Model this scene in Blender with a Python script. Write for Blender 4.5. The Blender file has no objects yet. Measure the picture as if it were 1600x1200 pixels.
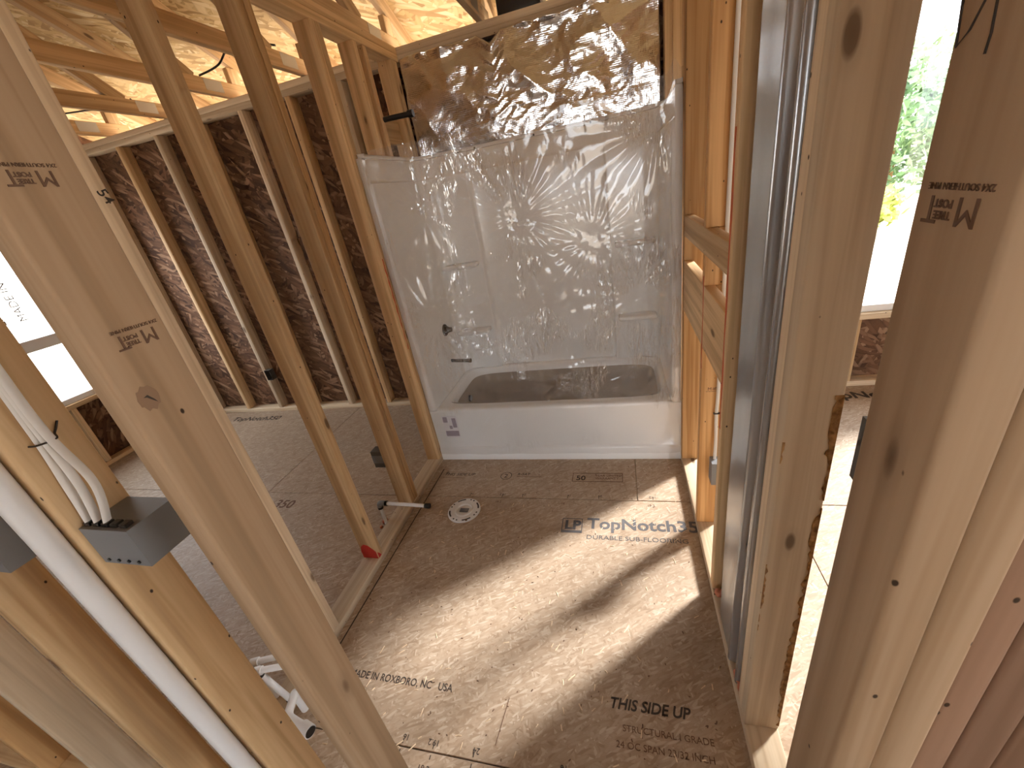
import bpy, bmesh, math, random
from mathutils import Matrix, Vector, noise
random.seed(7)
scene = bpy.context.scene
C = scene.collection
PI = math.pi

# ------------------------------------------------------------------ camera
cam_d = bpy.data.cameras.new('camera')
cam = bpy.data.objects.new('camera', cam_d)
C.objects.link(cam)
scene.camera = cam
yaw, pitch, roll = -0.3014, 0.4348, -0.1852
f = Vector((math.sin(yaw)*math.cos(pitch), math.cos(yaw)*math.cos(pitch), -math.sin(pitch)))
r0 = Vector((math.cos(yaw), -math.sin(yaw), 0)); u0 = r0.cross(f)
rr = math.cos(roll)*r0 + math.sin(roll)*u0
uu = -math.sin(roll)*r0 + math.cos(roll)*u0
M = Matrix((rr, uu, -f)).transposed().to_4x4()
M.translation = Vector((1.2397, -2.0997, 1.5724))
cam.matrix_world = M
cam_d.sensor_width = 36.0
cam_d.lens = 638.56/1600*36
cam_d.clip_start = 0.02
cam_d.clip_end = 300

# ------------------------------------------------------------------ world, sun, exposure
world = bpy.data.worlds.new('sky'); scene.world = world
world.use_nodes = True
bg = world.node_tree.nodes['Background']
bg.inputs[0].default_value = (0.90, 0.95, 1.0, 1)
bg.inputs[1].default_value = 4.0
sun_d = bpy.data.lights.new('sun', 'SUN')
sun_d.energy = 7.5
sun_d.angle = math.radians(8.0)
sun_d.color = (1.0, 0.97, 0.93)
sun = bpy.data.objects.new('sun', sun_d); C.objects.link(sun)
sun_el = math.radians(28.5)
to_sun = Vector((0.76*math.cos(sun_el), 0.65*math.cos(sun_el), math.sin(sun_el)))
sun.rotation_euler = to_sun.to_track_quat('Z', 'Y').to_euler()
sun.location = (8, 8, 8)
vs = scene.view_settings
vs.view_transform = 'Standard'; vs.look = 'None'; vs.gamma = 1.0; vs.exposure = 1.08
vs.use_curve_mapping = False
cy = scene.cycles
cy.max_bounces = 7; cy.diffuse_bounces = 5; cy.glossy_bounces = 3; cy.transmission_bounces = 3; cy.transparent_max_bounces = 8
cy.use_adaptive_sampling = True; cy.adaptive_threshold = 0.06; cy.adaptive_min_samples = 12
cy.sample_clamp_indirect = 8.0; cy.caustics_reflective = False; cy.caustics_refractive = False

# ------------------------------------------------------------------ materials
class NT:
    def __init__(s, name):
        m = bpy.data.materials.new(name); m.use_nodes = True
        s.m = m; s.t = m.node_tree; s.n = s.t.nodes; s.b = s.n['Principled BSDF']; s.out = s.n['Material Output']
    def add(s, typ, **kw):
        n = s.n.new('ShaderNode' + typ)
        for k, v in kw.items():
            if k.startswith('i_'):
                n.inputs[k[2:].replace('_', ' ')].default_value = v
            else: setattr(n, k, v)
        return n
    def link(s, a, b): s.t.links.new(a, b)
    def ramp(s, fac, stops):
        n = s.add('ValToRGB'); s.link(fac, n.inputs[0]); e = n.color_ramp.elements
        while len(e) < len(stops): e.new(0.5)
        for el, (p, c) in zip(e, stops):
            el.position = p; el.color = (*c, 1) if len(c) == 3 else c
        return n.outputs[0]
    def mix(s, fac, a, b, blend='MIX'):
        n = s.add('Mix', data_type='RGBA', blend_type=blend)
        for v, i in ((fac, 0), (a, 6), (b, 7)):
            if hasattr(v, 'is_output'): s.link(v, n.inputs[i])
            elif i == 0: n.inputs[0].default_value = v
            else: n.inputs[i].default_value = (*v, 1)
        return n.outputs[2]
    def math(s, op, a, b=0.0):
        n = s.add('Math', operation=op)
        for v, i in ((a, 0), (b, 1)):
            if hasattr(v, 'is_output'): s.link(v, n.inputs[i])
            else: n.inputs[i].default_value = v
        return n.outputs[0]
    def mapping(s, vec, scale=(1, 1, 1), rot=(0, 0, 0), loc=None):
        n = s.add('Mapping'); s.link(vec, n.inputs[0])
        n.inputs['Scale'].default_value = scale; n.inputs['Rotation'].default_value = rot
        if loc is not None: s.link(loc, n.inputs['Location'])
        return n.outputs[0]
    def noise(s, vec, scale, detail=3, rough=0.5, dist=0.0):
        n = s.add('TexNoise'); s.link(vec, n.inputs['Vector'])
        n.inputs['Scale'].default_value = scale; n.inputs['Detail'].default_value = detail
        n.inputs['Roughness'].default_value = rough; n.inputs['Distortion'].default_value = dist
        return n.outputs[0]
    def bump(s, h, strength=0.3, dist=0.01):
        n = s.add('Bump'); s.link(h, n.inputs['Height'])
        n.inputs['Strength'].default_value = strength; n.inputs['Distance'].default_value = dist
        s.link(n.outputs[0], s.b.inputs['Normal'])

def plain(name, col, rough=0.5, metal=0.0, **kw):
    t = NT(name); t.b.inputs['Base Color'].default_value = (*col, 1)
    t.b.inputs['Roughness'].default_value = rough; t.b.inputs['Metallic'].default_value = metal
    for k, v in kw.items(): t.b.inputs[k.replace('_', ' ')].default_value = v
    return t.m

def lumber_mat(name, light, dark, knot=(0.10, 0.045, 0.018), vary=0.35):
    """pine lumber: grain runs along the piece's own Z axis"""
    t = NT(name)
    tc = t.add('TexCoord'); oi = t.add('ObjectInfo')
    off = t.add('VectorMath', operation='SCALE'); off.inputs[0].default_value = (37.0, 53.0, 71.0)
    t.link(oi.outputs['Random'], off.inputs['Scale'])
    v = t.mapping(tc.outputs['Object'], loc=off.outputs[0])
    # knots bend the grain
    vk = t.mapping(v, scale=(8.0, 8.0, 3.0))
    k = t.add('TexVoronoi', feature='F1'); t.link(vk, k.inputs['Vector']); k.inputs['Scale'].default_value = 1.0
    kd = k.outputs['Distance']
    g1 = t.noise(t.mapping(v, scale=(34, 34, 0.9)), 1.0, 2, 0.55, 0.6)
    g2 = t.noise(t.mapping(v, scale=(150, 150, 5)), 1.0, 1, 0.6)
    blot = t.noise(t.mapping(v, scale=(4, 4, 0.8)), 1.0, 1)
    grain = t.ramp(g1, [(0.30, tuple(0.80*x for x in dark)), (0.44, dark), (0.58, light), (0.75, tuple(1.06*x for x in light))])
    c = t.mix(0.22, grain, t.ramp(g2, [(0.35, dark), (0.65, light)]))
    c = t.mix(t.math('MULTIPLY', t.ramp(blot, [(0.45, (0, 0, 0)), (0.7, (1, 1, 1))]), 0.35), c, tuple(0.62*x for x in dark))
    c = t.mix(t.ramp(kd, [(0.0, (1, 1, 1)), (0.07, (0.9, 0.9, 0.9)), (0.10, (0.0, 0.0, 0.0))]), c, knot)
    c = t.mix(t.math('MULTIPLY', t.ramp(kd, [(0.08, (1, 1, 1)), (0.17, (0, 0, 0))]), 0.35), c, tuple(0.6*x for x in dark))
    # nail holes and small flecks
    fl = t.add('TexVoronoi', feature='F1'); t.link(t.mapping(v, scale=(11, 11, 7.0)), fl.inputs['Vector']); fl.inputs['Scale'].default_value = 2.0
    c = t.mix(t.ramp(fl.outputs['Distance'], [(0.0, (1, 1, 1)), (0.042, (1, 1, 1)), (0.065, (0, 0, 0))]), c, (0.05, 0.028, 0.015))
    # every stick has its own tone
    hs = t.add('HueSaturation'); t.link(c, hs.inputs['Color'])
    hs.inputs['Hue'].default_value = 0.5
    t.link(t.math('ADD', t.math('MULTIPLY', oi.outputs['Random'], vary), 1.0-vary*0.55), hs.inputs['Value'])
    hs.inputs['Saturation'].default_value = 1.0
    t.link(hs.outputs[0], t.b.inputs['Base Color'])
    t.b.inputs['Roughness'].default_value = 0.62
    t.b.inputs['Specular IOR Level'].default_value = 0.3
    return t.m

def osb_mat(name, cols, s=1.0, plane='xy', rough=0.7, bump=0.0):
    """strand board: layered random flakes; plane says which world axes span the board"""
    t = NT(name)
    geo = t.add('NewGeometry')
    rot = {'xy': (0, 0, 0), 'xz': (PI/2, 0, 0), 'yz': (0, PI/2, 0)}[plane]
    v = t.mapping(geo.outputs['Position'], rot=rot)
    wob = t.noise(v, 5.0, 0)
    prev = None; hprev = None
    for i, ang in enumerate((0.25, 1.25, 2.3, -0.45)):
        vv = t.mapping(v, scale=(1, 1, 0.0), rot=(0, 0, ang))
        vv = t.mapping(vv, scale=(12*s, 55*s, 1))
        dist = t.add('VectorMath', operation='ADD'); t.link(vv, dist.inputs[0])
        sc = t.add('VectorMath', operation='SCALE'); sc.inputs[0].default_value = (1.5, 3.0, 0); t.link(wob, sc.inputs['Scale']); t.link(sc.outputs[0], dist.inputs[1])
        vo = t.add('TexVoronoi', feature='F1', voronoi_dimensions='2D'); t.link(dist.outputs[0], vo.inputs['Vector']); vo.inputs['Scale'].default_value = 1.0
        sep = t.add('SeparateColor'); t.link(vo.outputs['Color'], sep.inputs[0])
        col = t.ramp(sep.outputs[0], cols)
        # darken flake borders a little
        col = t.mix(t.ramp(vo.outputs['Distance'], [(0.45, (0, 0, 0)), (0.85, (0.55, 0.55, 0.55))]), col, cols[0][1])
        if prev is None: prev = col; hprev = sep.outputs[1]
        else:
            msk = t.ramp(sep.outputs[2], [(0.58, (0, 0, 0)), (0.60, (1, 1, 1))])
            prev = t.mix(msk, prev, col); hprev = t.mix(msk, hprev, sep.outputs[1])
    big = t.noise(v, 1.3, 1)
    prev = t.mix(t.math('MULTIPLY', big, 0.35), prev, tuple(0.72*x for x in cols[1][1]))
    t.link(prev, t.b.inputs['Base Color'])
    t.b.inputs['Roughness'].default_value = rough
    t.b.inputs['Specular IOR Level'].default_value = 0.25
    if bump > 0.3: t.bump(t.noise(t.mapping(v, scale=(1.0, 3.0, 1.0)), 60, 1), bump, 0.003)
    return t.m

MAT = {}
MAT['lumber'] = lumber_mat('pine_lumber', (0.75, 0.53, 0.295), (0.59, 0.38, 0.19))
MAT['lumber_pale'] = lumber_mat('pale_pine_lumber', (0.76, 0.62, 0.44), (0.63, 0.48, 0.32))
MAT['lumber_warm'] = lumber_mat('orange_pine_lumber', (0.66, 0.40, 0.18), (0.48, 0.25, 0.09))
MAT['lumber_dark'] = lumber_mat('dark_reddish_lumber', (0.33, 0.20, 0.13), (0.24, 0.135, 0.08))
MAT['lumber_jamb'] = lumber_mat('smooth_pine_lumber', (0.52, 0.37, 0.235), (0.43, 0.29, 0.17), vary=0.12)
MAT['osb_roof'] = osb_mat('roof_osb', [(0.0, (0.36, 0.22, 0.09)), (0.35, (0.64, 0.45, 0.21)), (0.75, (0.76, 0.58, 0.31)), (1.0, (0.86, 0.72, 0.46))], 0.8)
MAT['osb_wall'] = osb_mat('wall_osb', [(0.0, (0.05, 0.022, 0.011)), (0.35, (0.13, 0.062, 0.031)), (0.75, (0.21, 0.108, 0.058)), (1.0, (0.38, 0.23, 0.14))], 0.8, 'xz', bump=0.8)  # reddish board, its shade put into the colour: darker than the roof board
MAT['osb_wall_y'] = osb_mat('side_wall_osb', [(0.0, (0.05, 0.022, 0.011)), (0.35, (0.13, 0.062, 0.031)), (0.75, (0.21, 0.108, 0.058)), (1.0, (0.38, 0.23, 0.14))], 0.8, 'yz', bump=0.8)  # same shade-darkened colour, turned for the side walls
MAT['subfloor'] = osb_mat('subfloor_osb', [(0.0, (0.33, 0.235, 0.16)), (0.25, (0.42, 0.315, 0.225)), (0.75, (0.47, 0.365, 0.27)), (1.0, (0.58, 0.48, 0.38))], 2.5, 'xy', rough=0.5, bump=0.10)
MAT['ink'] = plain('black_ink', (0.055, 0.04, 0.032), 0.8)
MAT['ink_grey'] = plain('grey_ink', (0.10, 0.095, 0.10), 0.8)
MAT['ink_brown'] = plain('brown_ink', (0.16, 0.09, 0.055), 0.8)
MAT['red_paint'] = plain('red_spray_paint', (0.50, 0.025, 0.02), 0.5)
MAT['orange_mark'] = plain('orange_marker', (0.62, 0.13, 0.045), 0.7)
MAT['gel'] = plain('white_gelcoat', (0.86, 0.855, 0.84), 0.18, **{'Coat_Weight': 0.4, 'Coat_Roughness': 0.08})
MAT['black'] = plain('black_plastic', (0.012, 0.011, 0.011), 0.4)
MAT['pvc'] = plain('white_pvc', (0.78, 0.79, 0.80), 0.35)
MAT['pvc_grey'] = plain('grey_box_plastic', (0.20, 0.21, 0.225), 0.5)
MAT['cable'] = plain('white_cable_jacket', (0.78, 0.76, 0.72), 0.45)
MAT['cable_dark'] = plain('black_wire', (0.03, 0.022, 0.018), 0.5)
MAT['vinyl'] = plain('white_vinyl', (0.82, 0.82, 0.81), 0.4)
MAT['steel'] = plain('dull_steel', (0.35, 0.34, 0.33), 0.4, 0.9)
MAT['paper'] = plain('label_paper', (0.78, 0.74, 0.77), 0.7)
MAT['label_ink'] = plain('mauve_label_ink', (0.30, 0.24, 0.30), 0.7)
MAT['basin_brown'] = plain('dull_brown', (0.30, 0.24, 0.175), 0.6)  # dull brown for the skin just inside the basin
MAT['box_dark'] = plain('dark_box_plastic', (0.10, 0.095, 0.085), 0.5)
MAT['soil'] = plain('pale_graded_soil', (0.62, 0.52, 0.42), 0.9)

t = NT('orange_foam'); tc = t.add('TexCoord')
t.link(t.ramp(t.noise(tc.outputs['Object'], 40, 3), [(0.35, (0.50, 0.15, 0.08)), (0.7, (0.80, 0.34, 0.20))]), t.b.inputs['Base Color'])
t.b.inputs['Roughness'].default_value = 0.55; MAT['foam'] = t.m

t = NT('bark'); tc = t.add('TexCoord')
t.link(t.ramp(t.noise(tc.outputs['Object'], 60, 4), [(0.35, (0.20, 0.095, 0.03)), (0.7, (0.52, 0.30, 0.11))]), t.b.inputs['Base Color'])
t.b.inputs['Roughness'].default_value = 0.85; t.bump(t.noise(tc.outputs['Object'], 90, 4), 0.8, 0.004); MAT['bark'] = t.m

t = NT('foil_facing'); geo = t.add('NewGeometry')
t.b.inputs['Base Color'].default_value = (0.84, 0.86, 0.90, 1); t.b.inputs['Metallic'].default_value = 1.0
t.b.inputs['Roughness'].default_value = 0.16
w1 = t.add('TexWave', wave_type='BANDS', bands_direction='Z'); t.link(geo.outputs['Position'], w1.inputs['Vector']); w1.inputs['Scale'].default_value = 34; w1.inputs['Distortion'].default_value = 0.6
w2 = t.add('TexWave', wave_type='BANDS', bands_direction='X'); t.link(geo.outputs['Position'], w2.inputs['Vector']); w2.inputs['Scale'].default_value = 26; w2.inputs['Distortion'].default_value = 0.6
cr = t.noise(geo.outputs['Position'], 38, 4, 0.6)
h = t.math('ADD', t.math('ADD', t.math('MULTIPLY', w1.outputs[1], 0.12), t.math('MULTIPLY', w2.outputs[1], 0.05)), t.math('MULTIPLY', cr, 0.9))
t.bump(h, 0.42, 0.004); MAT['foil'] = t.m

t = NT('galvanised_steel'); geo = t.add('NewGeometry')
t.b.inputs['Metallic'].default_value = 0.7
t.link(t.ramp(t.noise(t.mapping(geo.outputs['Position'], scale=(6, 6, 1)), 3, 3), [(0.3, (0.42, 0.44, 0.46)), (0.7, (0.55, 0.57, 0.59))]), t.b.inputs['Base Color'])
t.b.inputs['Roughness'].default_value = 0.26; MAT['galv'] = t.m

t = NT('clear_film')   # thin clear plastic with glossy wrinkles
t.n.remove(t.b)
geo = t.add('NewGeometry')
tr = t.add('BsdfTransparent'); tr.inputs[0].default_value = (0.95, 0.95, 0.95, 1)
gl = t.add('BsdfGlossy'); gl.inputs['Roughness'].default_value = 0.06; gl.inputs[0].default_value = (1, 1, 1, 1)
df = t.add('BsdfDiffuse'); df.inputs[0].default_value = (0.85, 0.85, 0.86, 1)
bp = t.add('Bump'); bp.inputs['Strength'].default_value = 1.0; bp.inputs['Distance'].default_value = 0.03
wr1 = t.noise(t.mapping(geo.outputs['Position'], scale=(1.0, 1.0, 0.12), rot=(0, 0.25, 0)), 60, 2, 0.5, 1.0)
wr2 = t.noise(t.mapping(geo.outputs['Position'], scale=(1.0, 1.0, 0.16), rot=(0, -0.6, 0)), 46, 2, 0.5, 0.8)
patch = t.ramp(t.noise(geo.outputs['Position'], 3.2, 2), [(0.52, (0.0, 0.0, 0.0)), (0.66, (1, 1, 1))])
rdg = t.math('ADD', t.ramp(wr1, [(0.44, (0, 0, 0)), (0.5, (1, 1, 1)), (0.56, (0, 0, 0))]), t.ramp(wr2, [(0.45, (0, 0, 0)), (0.5, (1, 1, 1)), (0.55, (0, 0, 0))]))
sx = t.add('SeparateXYZ'); t.link(geo.outputs['Position'], sx.inputs[0])
hz = t.add('MapRange'); t.link(sx.outputs[2], hz.inputs[0])      # the film hugs the apron more tightly
for i_, v_ in ((1, 0.35), (2, 0.55), (3, 0.10), (4, 1.0)): hz.inputs[i_].default_value = v_
t.link(t.math('MULTIPLY', t.math('MULTIPLY', rdg, patch), hz.outputs[0]), bp.inputs['Height'])
t.link(bp.outputs[0], gl.inputs['Normal'])
fr = t.add('LayerWeight'); fr.inputs[0].default_value = 0.5; t.link(bp.outputs[0], fr.inputs['Normal'])
m1 = t.add('MixShader'); m1.inputs[0].default_value = 0.10; t.link(tr.outputs[0], m1.inputs[1]); t.link(df.outputs[0], m1.inputs[2])
m2 = t.add('MixShader'); t.link(t.math('ADD', t.math('MULTIPLY', t.math('POWER', fr.outputs['Facing'], 3.0), 0.6), 0.055), m2.inputs[0]); t.link(m1.outputs[0], m2.inputs[1]); t.link(gl.outputs[0], m2.inputs[2])
t.link(m2.outputs[0], t.out.inputs[0]); MAT['film'] = t.m

t = NT('window_glass'); t.n.remove(t.b)
tr = t.add('BsdfTransparent'); gl = t.add('BsdfGlossy'); gl.inputs['Roughness'].default_value = 0.02
lw = t.add('LayerWeight'); lw.inputs[0].default_value = 0.5
m2 = t.add('MixShader'); t.link(t.math('ADD', t.math('MULTIPLY', t.math('POWER', lw.outputs['Facing'], 4.0), 0.6), 0.03), m2.inputs[0]); t.link(tr.outputs[0], m2.inputs[1]); t.link(gl.outputs[0], m2.inputs[2])
t.link(m2.outputs[0], t.out.inputs[0]); MAT['glass'] = t.m

t = NT('leaves'); oi = t.add('NewGeometry')
t.link(t.ramp(t.noise(oi.outputs['Position'], 1.2, 4, 0.7), [(0.3, (0.05, 0.13, 0.05)), (0.7, (0.22, 0.34, 0.13))]), t.b.inputs['Base Color'])
t.b.inputs['Roughness'].default_value = 0.6; MAT['leaf'] = t.m
MAT['leaf_yellow'] = plain('yellow_green_leaves', (0.40, 0.44, 0.08), 0.6)

# ------------------------------------------------------------------ helpers
def wm(o):
    return (wm(o.parent) @ o.matrix_parent_inverse @ o.matrix_basis) if o.parent else o.matrix_basis.copy()
def put(o, parent=None):
    C.objects.link(o)
    if parent:
        o.parent = parent; o.matrix_parent_inverse = wm(parent).inverted()
    return o
def empty(name, loc=(0, 0, 0), parent=None):
    o = bpy.data.objects.new(name, None); o.location = loc; o.empty_display_size = 0.05
    return put(o, parent)
def tag(o, label=None, cat=None, group=None, kind=None):
    if label: o['label'] = label
    if cat: o['category'] = cat
    if group: o['group'] = group
    if kind: o['kind'] = kind
    return o
def mesh_obj(name, verts, faces, mat, parent=None, smooth=False, loc=None, sharp=0.7):
    me = bpy.data.meshes.new(name)
    c = Vector(loc) if loc is not None else Vector((0, 0, 0))
    me.from_pydata([tuple(Vector(v)-c) for v in verts], [], faces); me.update()
    bm = bmesh.new(); bm.from_mesh(me); bmesh.ops.recalc_face_normals(bm, faces=bm.faces); bm.to_mesh(me); bm.free()
    if smooth:
        me.shade_smooth(); me.set_sharp_from_angle(angle=sharp)
    me.materials.append(MAT[mat] if isinstance(mat, str) else mat)
    o = bpy.data.objects.new(name, me); o.location = c
    return put(o, parent)
def bm_obj(name, bm, mat, parent=None, smooth=True, sharp=0.7, loc=(0, 0, 0)):
    me = bpy.data.meshes.new(name)
    bmesh.ops.recalc_face_normals(bm, faces=bm.faces)
    bmesh.ops.translate(bm, verts=bm.verts, vec=-Vector(loc))
    bm.to_mesh(me); bm.free()
    if smooth:
        me.shade_smooth(); me.set_sharp_from_angle(angle=sharp)
    me.materials.append(MAT[mat] if isinstance(mat, str) else mat)
    o = bpy.data.objects.new(name, me); o.location = loc
    return put(o, parent)
def bm_box(bm, lo, hi, bev=0.0, seg=1):
    r = bmesh.ops.create_cube(bm, size=1.0)
    vs_ = r['verts']
    for v in vs_:
        v.co = Vector(((lo[i]+hi[i])/2 + v.co[i]*(hi[i]-lo[i]) for i in range(3)))
    if bev:
        ed = list({e for v in vs_ for e in v.link_edges})
        bmesh.ops.bevel(bm, geom=ed, offset=bev, segments=seg, profile=0.5, affect='EDGES')
def box(name, lo, hi, mat, parent=None, bev=0.0, seg=1):
    bm = bmesh.new(); bm_box(bm, lo, hi, bev, seg)
    c = [(lo[i]+hi[i])/2 for i in range(3)]
    return bm_obj(name, bm, mat, parent, smooth=bev > 0, loc=c)
def lumber(name, lo, hi, axis, parent=None, mat='lumber', bev=0.0032):
    """a stick of lumber; its own Z runs along its length so that the grain follows it"""
    lo, hi = Vector(lo), Vector(hi); c = (lo+hi)/2; d = hi-lo
    if axis == 'z': s = (d.x, d.y, d.z); rot = (0, 0, 0)
    elif axis == 'x': s = (d.z, d.y, d.x); rot = (0, PI/2, 0)
    else: s = (d.x, d.z, d.y); rot = (-PI/2, 0, 0)
    bm = bmesh.new(); bm_box(bm, [-x/2 for x in s], [x/2 for x in s], bev, 2)
    me = bpy.data.meshes.new(name); bmesh.ops.recalc_face_normals(bm, faces=bm.faces); bm.to_mesh(me); bm.free()
    me.shade_smooth(); me.set_sharp_from_angle(angle=0.9)
    me.materials.append(MAT[mat])
    o = bpy.data.objects.new(name, me); o.location = c; o.rotation_euler = rot
    return put(o, parent)
def stick(name, a, b, w, d, parent=None, mat='lumber', roll_=0.0):
    """lumber between two points; w is its horizontal thickness, d its depth"""
    a, b = Vector(a), Vector(b); L = (b-a).length
    bm = bmesh.new(); bm_box(bm, (-w/2, -d/2, -L/2), (w/2, d/2, L/2), 0.003, 1)
    me = bpy.data.meshes.new(name); bmesh.ops.recalc_face_normals(bm, faces=bm.faces); bm.to_mesh(me); bm.free()
    me.materials.append(MAT[mat])
    o = bpy.data.objects.new(name, me)
    z = (b-a).normalized(); x = Vector((1, 0, 0)); y = z.cross(x).normalized(); x = y.cross(z)
    m = Matrix((x, y, z)).transposed().to_4x4(); m.translation = (a+b)/2
    o.matrix_basis = m
    return put(o, parent)
def tube_bm(bm, pts, r, seg=12, cap=True):
    pts = [Vector(p) for p in pts]; rings = []
    n = len(pts); up = None
    for i, p in enumerate(pts):
        tdir = (pts[min(i+1, n-1)]-pts[max(i-1, 0)]).normalized()
        if up is None:
            up = tdir.orthogonal().normalized()
        up = (up - tdir*up.dot(tdir)).normalized(); side = tdir.cross(up)
        rad = r[i] if isinstance(r, (list, tuple)) else r
        rings.append([bm.verts.new(p + rad*(math.cos(2*PI*k/seg)*up + math.sin(2*PI*k/seg)*side)) for k in range(seg)])
    for a, b in zip(rings, rings[1:]):
        for k in range(seg): bm.faces.new((a[k], a[(k+1) % seg], b[(k+1) % seg], b[k]))
    if cap:
        bm.faces.new(rings[0]); bm.faces.new(rings[-1])
def tube(name, pts, r, mat, parent=None, seg=12, loc=None):
    bm = bmesh.new(); tube_bm(bm, pts, r, seg)
    return bm_obj(name, bm, mat, parent, loc=loc if loc is not None else pts[0])
def smooth_path(pts, n=8):
    pts = [Vector(p) for p in pts]; out = []
    P = [pts[0]]+pts+[pts[-1]]
    for i in range(1, len(P)-2):
        for k in range(n):
            s = k/n; a, b, c, d = P[i-1], P[i], P[i+1], P[i+2]
            out.append(0.5*((2*b)+(c-a)*s+(2*a-5*b+4*c-d)*s*s+(-a+3*b-3*c+d)*s**3))
    out.append(pts[-1]); return out
def text(name, body, size, mw, mat, parent, bold=0.0, shear=0.0, sx=1.0, depth=0.0004, align='LEFT'):
    """flat printed lettering: a thin mesh laid on the surface by the matrix mw"""
    cu = bpy.data.curves.new(name, 'FONT'); cu.body = body; cu.size = size; cu.extrude = depth
    cu.offset = bold; cu.shear = shear; cu.align_x = align; cu.resolution_u = 3
    tmp = bpy.data.objects.new('tmp', cu)
    me = bpy.data.meshes.new_from_object(tmp)
    bpy.data.objects.remove(tmp); bpy.data.curves.remove(cu)
    me.transform(Matrix.Diagonal((sx, 1, 1, 1)))
    me.materials.clear(); me.materials.append(MAT[mat])
    o = bpy.data.objects.new(name, me); o.matrix_basis = mw
    return put(o, parent)
def frame_mat(loc, xdir, ydir):
    x = Vector(xdir).normalized(); y = Vector(ydir).normalized(); z = x.cross(y)
    m = Matrix((x, y, z)).transposed().to_4x4(); m.translation = Vector(loc); return m

# ------------------------------------------------------------------ ground outside
def ground():
    n = 24; S = 60.0; vs_, fs = [], []
    for j in range(n+1):
        for i in range(n+1):
            x, y = -S+2*S*i/n, -S+2*S*j/n
            d = max(0.0, math.hypot(x, y)-14)
            vs_.append((x, y, -0.55 + 0.06*d*(1 if y > 0 else 0.2) + 0.05*noise.noise(Vector((x*0.2, y*0.2, 0)))))
    for j in range(n):
        for i in range(n):
            a = j*(n+1)+i; fs.append((a, a+1, a+n+2, a+n+1))
    o = mesh_obj('ground', vs_, fs, 'soil', smooth=True)
    tag(o, 'pale bare graded soil outside the window openings', kind='structure')
ground()

# ------------------------------------------------------------------ floor
floor = tag(empty('floor'), 'sheathed subfloor of large strand board panels', kind='structure')
rows = [(-7.64, -6.43, 0.4), (-6.43, -5.21, -0.8), (-5.21, -3.99, 0.4), (-3.99, -2.768, -0.8), (-2.768, -1.548, 0.35), (-1.548, -0.36, 0.02), (-0.36, 0.915, 1.264)]
panels = {}
for ri, (ya, yb, xj) in enumerate(rows):
    cuts = sorted({xj+2.44*k for k in range(-4, 5)})
    cuts = [-3.3]+[c for c in cuts if -3.2 < c < 4.8]+[4.9]
    if ri == 5: cuts = [-3.3, -1.9, 1.95, 4.9]      # joint under the wall plates
    for xa, xb in zip(cuts, cuts[1:]):
        o = box('subfloor_panel', (xa+0.0016, ya+0.0018, -0.018), (xb-0.0016, yb-0.0018, 0.0), 'subfloor', floor, bev=0.0015)
        panels[(ri, round(xa, 2))] = o
box('joist_bearing_board', (-3.3, -7.64, -0.05), (4.9, 0.915, -0.0195), 'lumber', floor)
def panel_at(x, y):
    for ri, (ya, yb, xj) in enumerate(rows):
        if ya <= y < yb:
            ks = [k for k in panels if k[0] == ri and k[1] <= x]
            return panels[max(ks, key=lambda k: k[1])]
def fprint(body, x, y, size, mat='ink', ang=0.0, bold=0.0, shear=0.0, sx=1.0, align='LEFT', name='printed_lettering'):
    c, s = math.cos(ang), math.sin(ang)
    return text(name, body, size, frame_mat((x, y, 0.0003), (c, s, 0), (-s, c, 0)), mat, panel_at(x, y), bold, shear, sx, align=align)
def fline(x0, y0, x1, y1, w, mat='ink', name='printed_line'):
    d = Vector((x1-x0, y1-y0, 0)).normalized(); n = Vector((-d.y, d.x, 0))*w/2
    a, b = Vector((x0, y0, 0)), Vector((x1, y1, 0)); up = Vector((0, 0, 0.0006))
    q = [a-n, b-n, b+n, a+n]
    return mesh_obj(name, [*q, *[p+up for p in q]], [(0, 3, 2, 1), (4, 5, 6, 7), (0, 1, 5, 4), (1, 2, 6, 5), (2, 3, 7, 6), (3, 0, 4, 7)], mat, panel_at((x0+x1)/2, (y0+y1)/2))
# big maker's print in front of the tub
fprint('TopNotch350', 1.01, -0.566, 0.098, 'ink_grey', bold=0.0022, sx=1.02)
fprint('DURABLE SUB-FLOORING', 1.01, -0.635, 0.036, 'ink_grey', sx=1.12)
lx0, lx1, ly0, ly1 = 0.885, 0.985, -0.600, -0.505
for a in ((lx0, ly0+0.008, lx1, ly0+0.008, 0.016), (lx0, ly1, lx1, ly1, 0.004), (lx0, ly0, lx0, ly1, 0.004), (lx1, ly0, lx1, ly1, 0.004)):
    fline(*a, 'ink_grey')
fprint('LP', 0.897, -0.575, 0.082, 'ink_grey', bold=0.003)
fprint('MADE IN ROXBORO, NC   USA', 0.146, -1.372, 0.036, 'ink', ang=0.0, sx=0.86, shear=-0.08, bold=0.0003)
fprint('THIS SIDE UP', 1.128, -1.342, 0.046, 'ink', shear=0.25, bold=0.001, sx=0.93)
fprint('STRUCTURAL I GRADE', 1.17, -1.402, 0.026, 'ink_brown')
fprint('24 OC SPAN 23/32 INCH', 1.15, -1.446, 0.026, 'ink_brown')
fprint('50', 0.925, -0.198, 0.056, 'ink', bold=0.001)
fprint('YEAR LIMITED\nWARRANTY', 1.035, -0.165, 0.024, 'ink_brown')
for a in ((0.905, -0.21, 1.19, -0.21), (0.905, -0.135, 1.19, -0.135), (0.905, -0.21, 0.905, -0.135), (1.19, -0.21, 1.19, -0.135)):
    fline(*a, 0.004, 'ink_brown')
for k in range(24):                                     # round mark
    a0, a1 = 2*PI*k/24, 2*PI*(k+1)/24
fprint('2', 0.478, -0.182, 0.05, 'ink')
ring = bmesh.new()
for ro in (0.036, 0.032):
    pass
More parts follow.
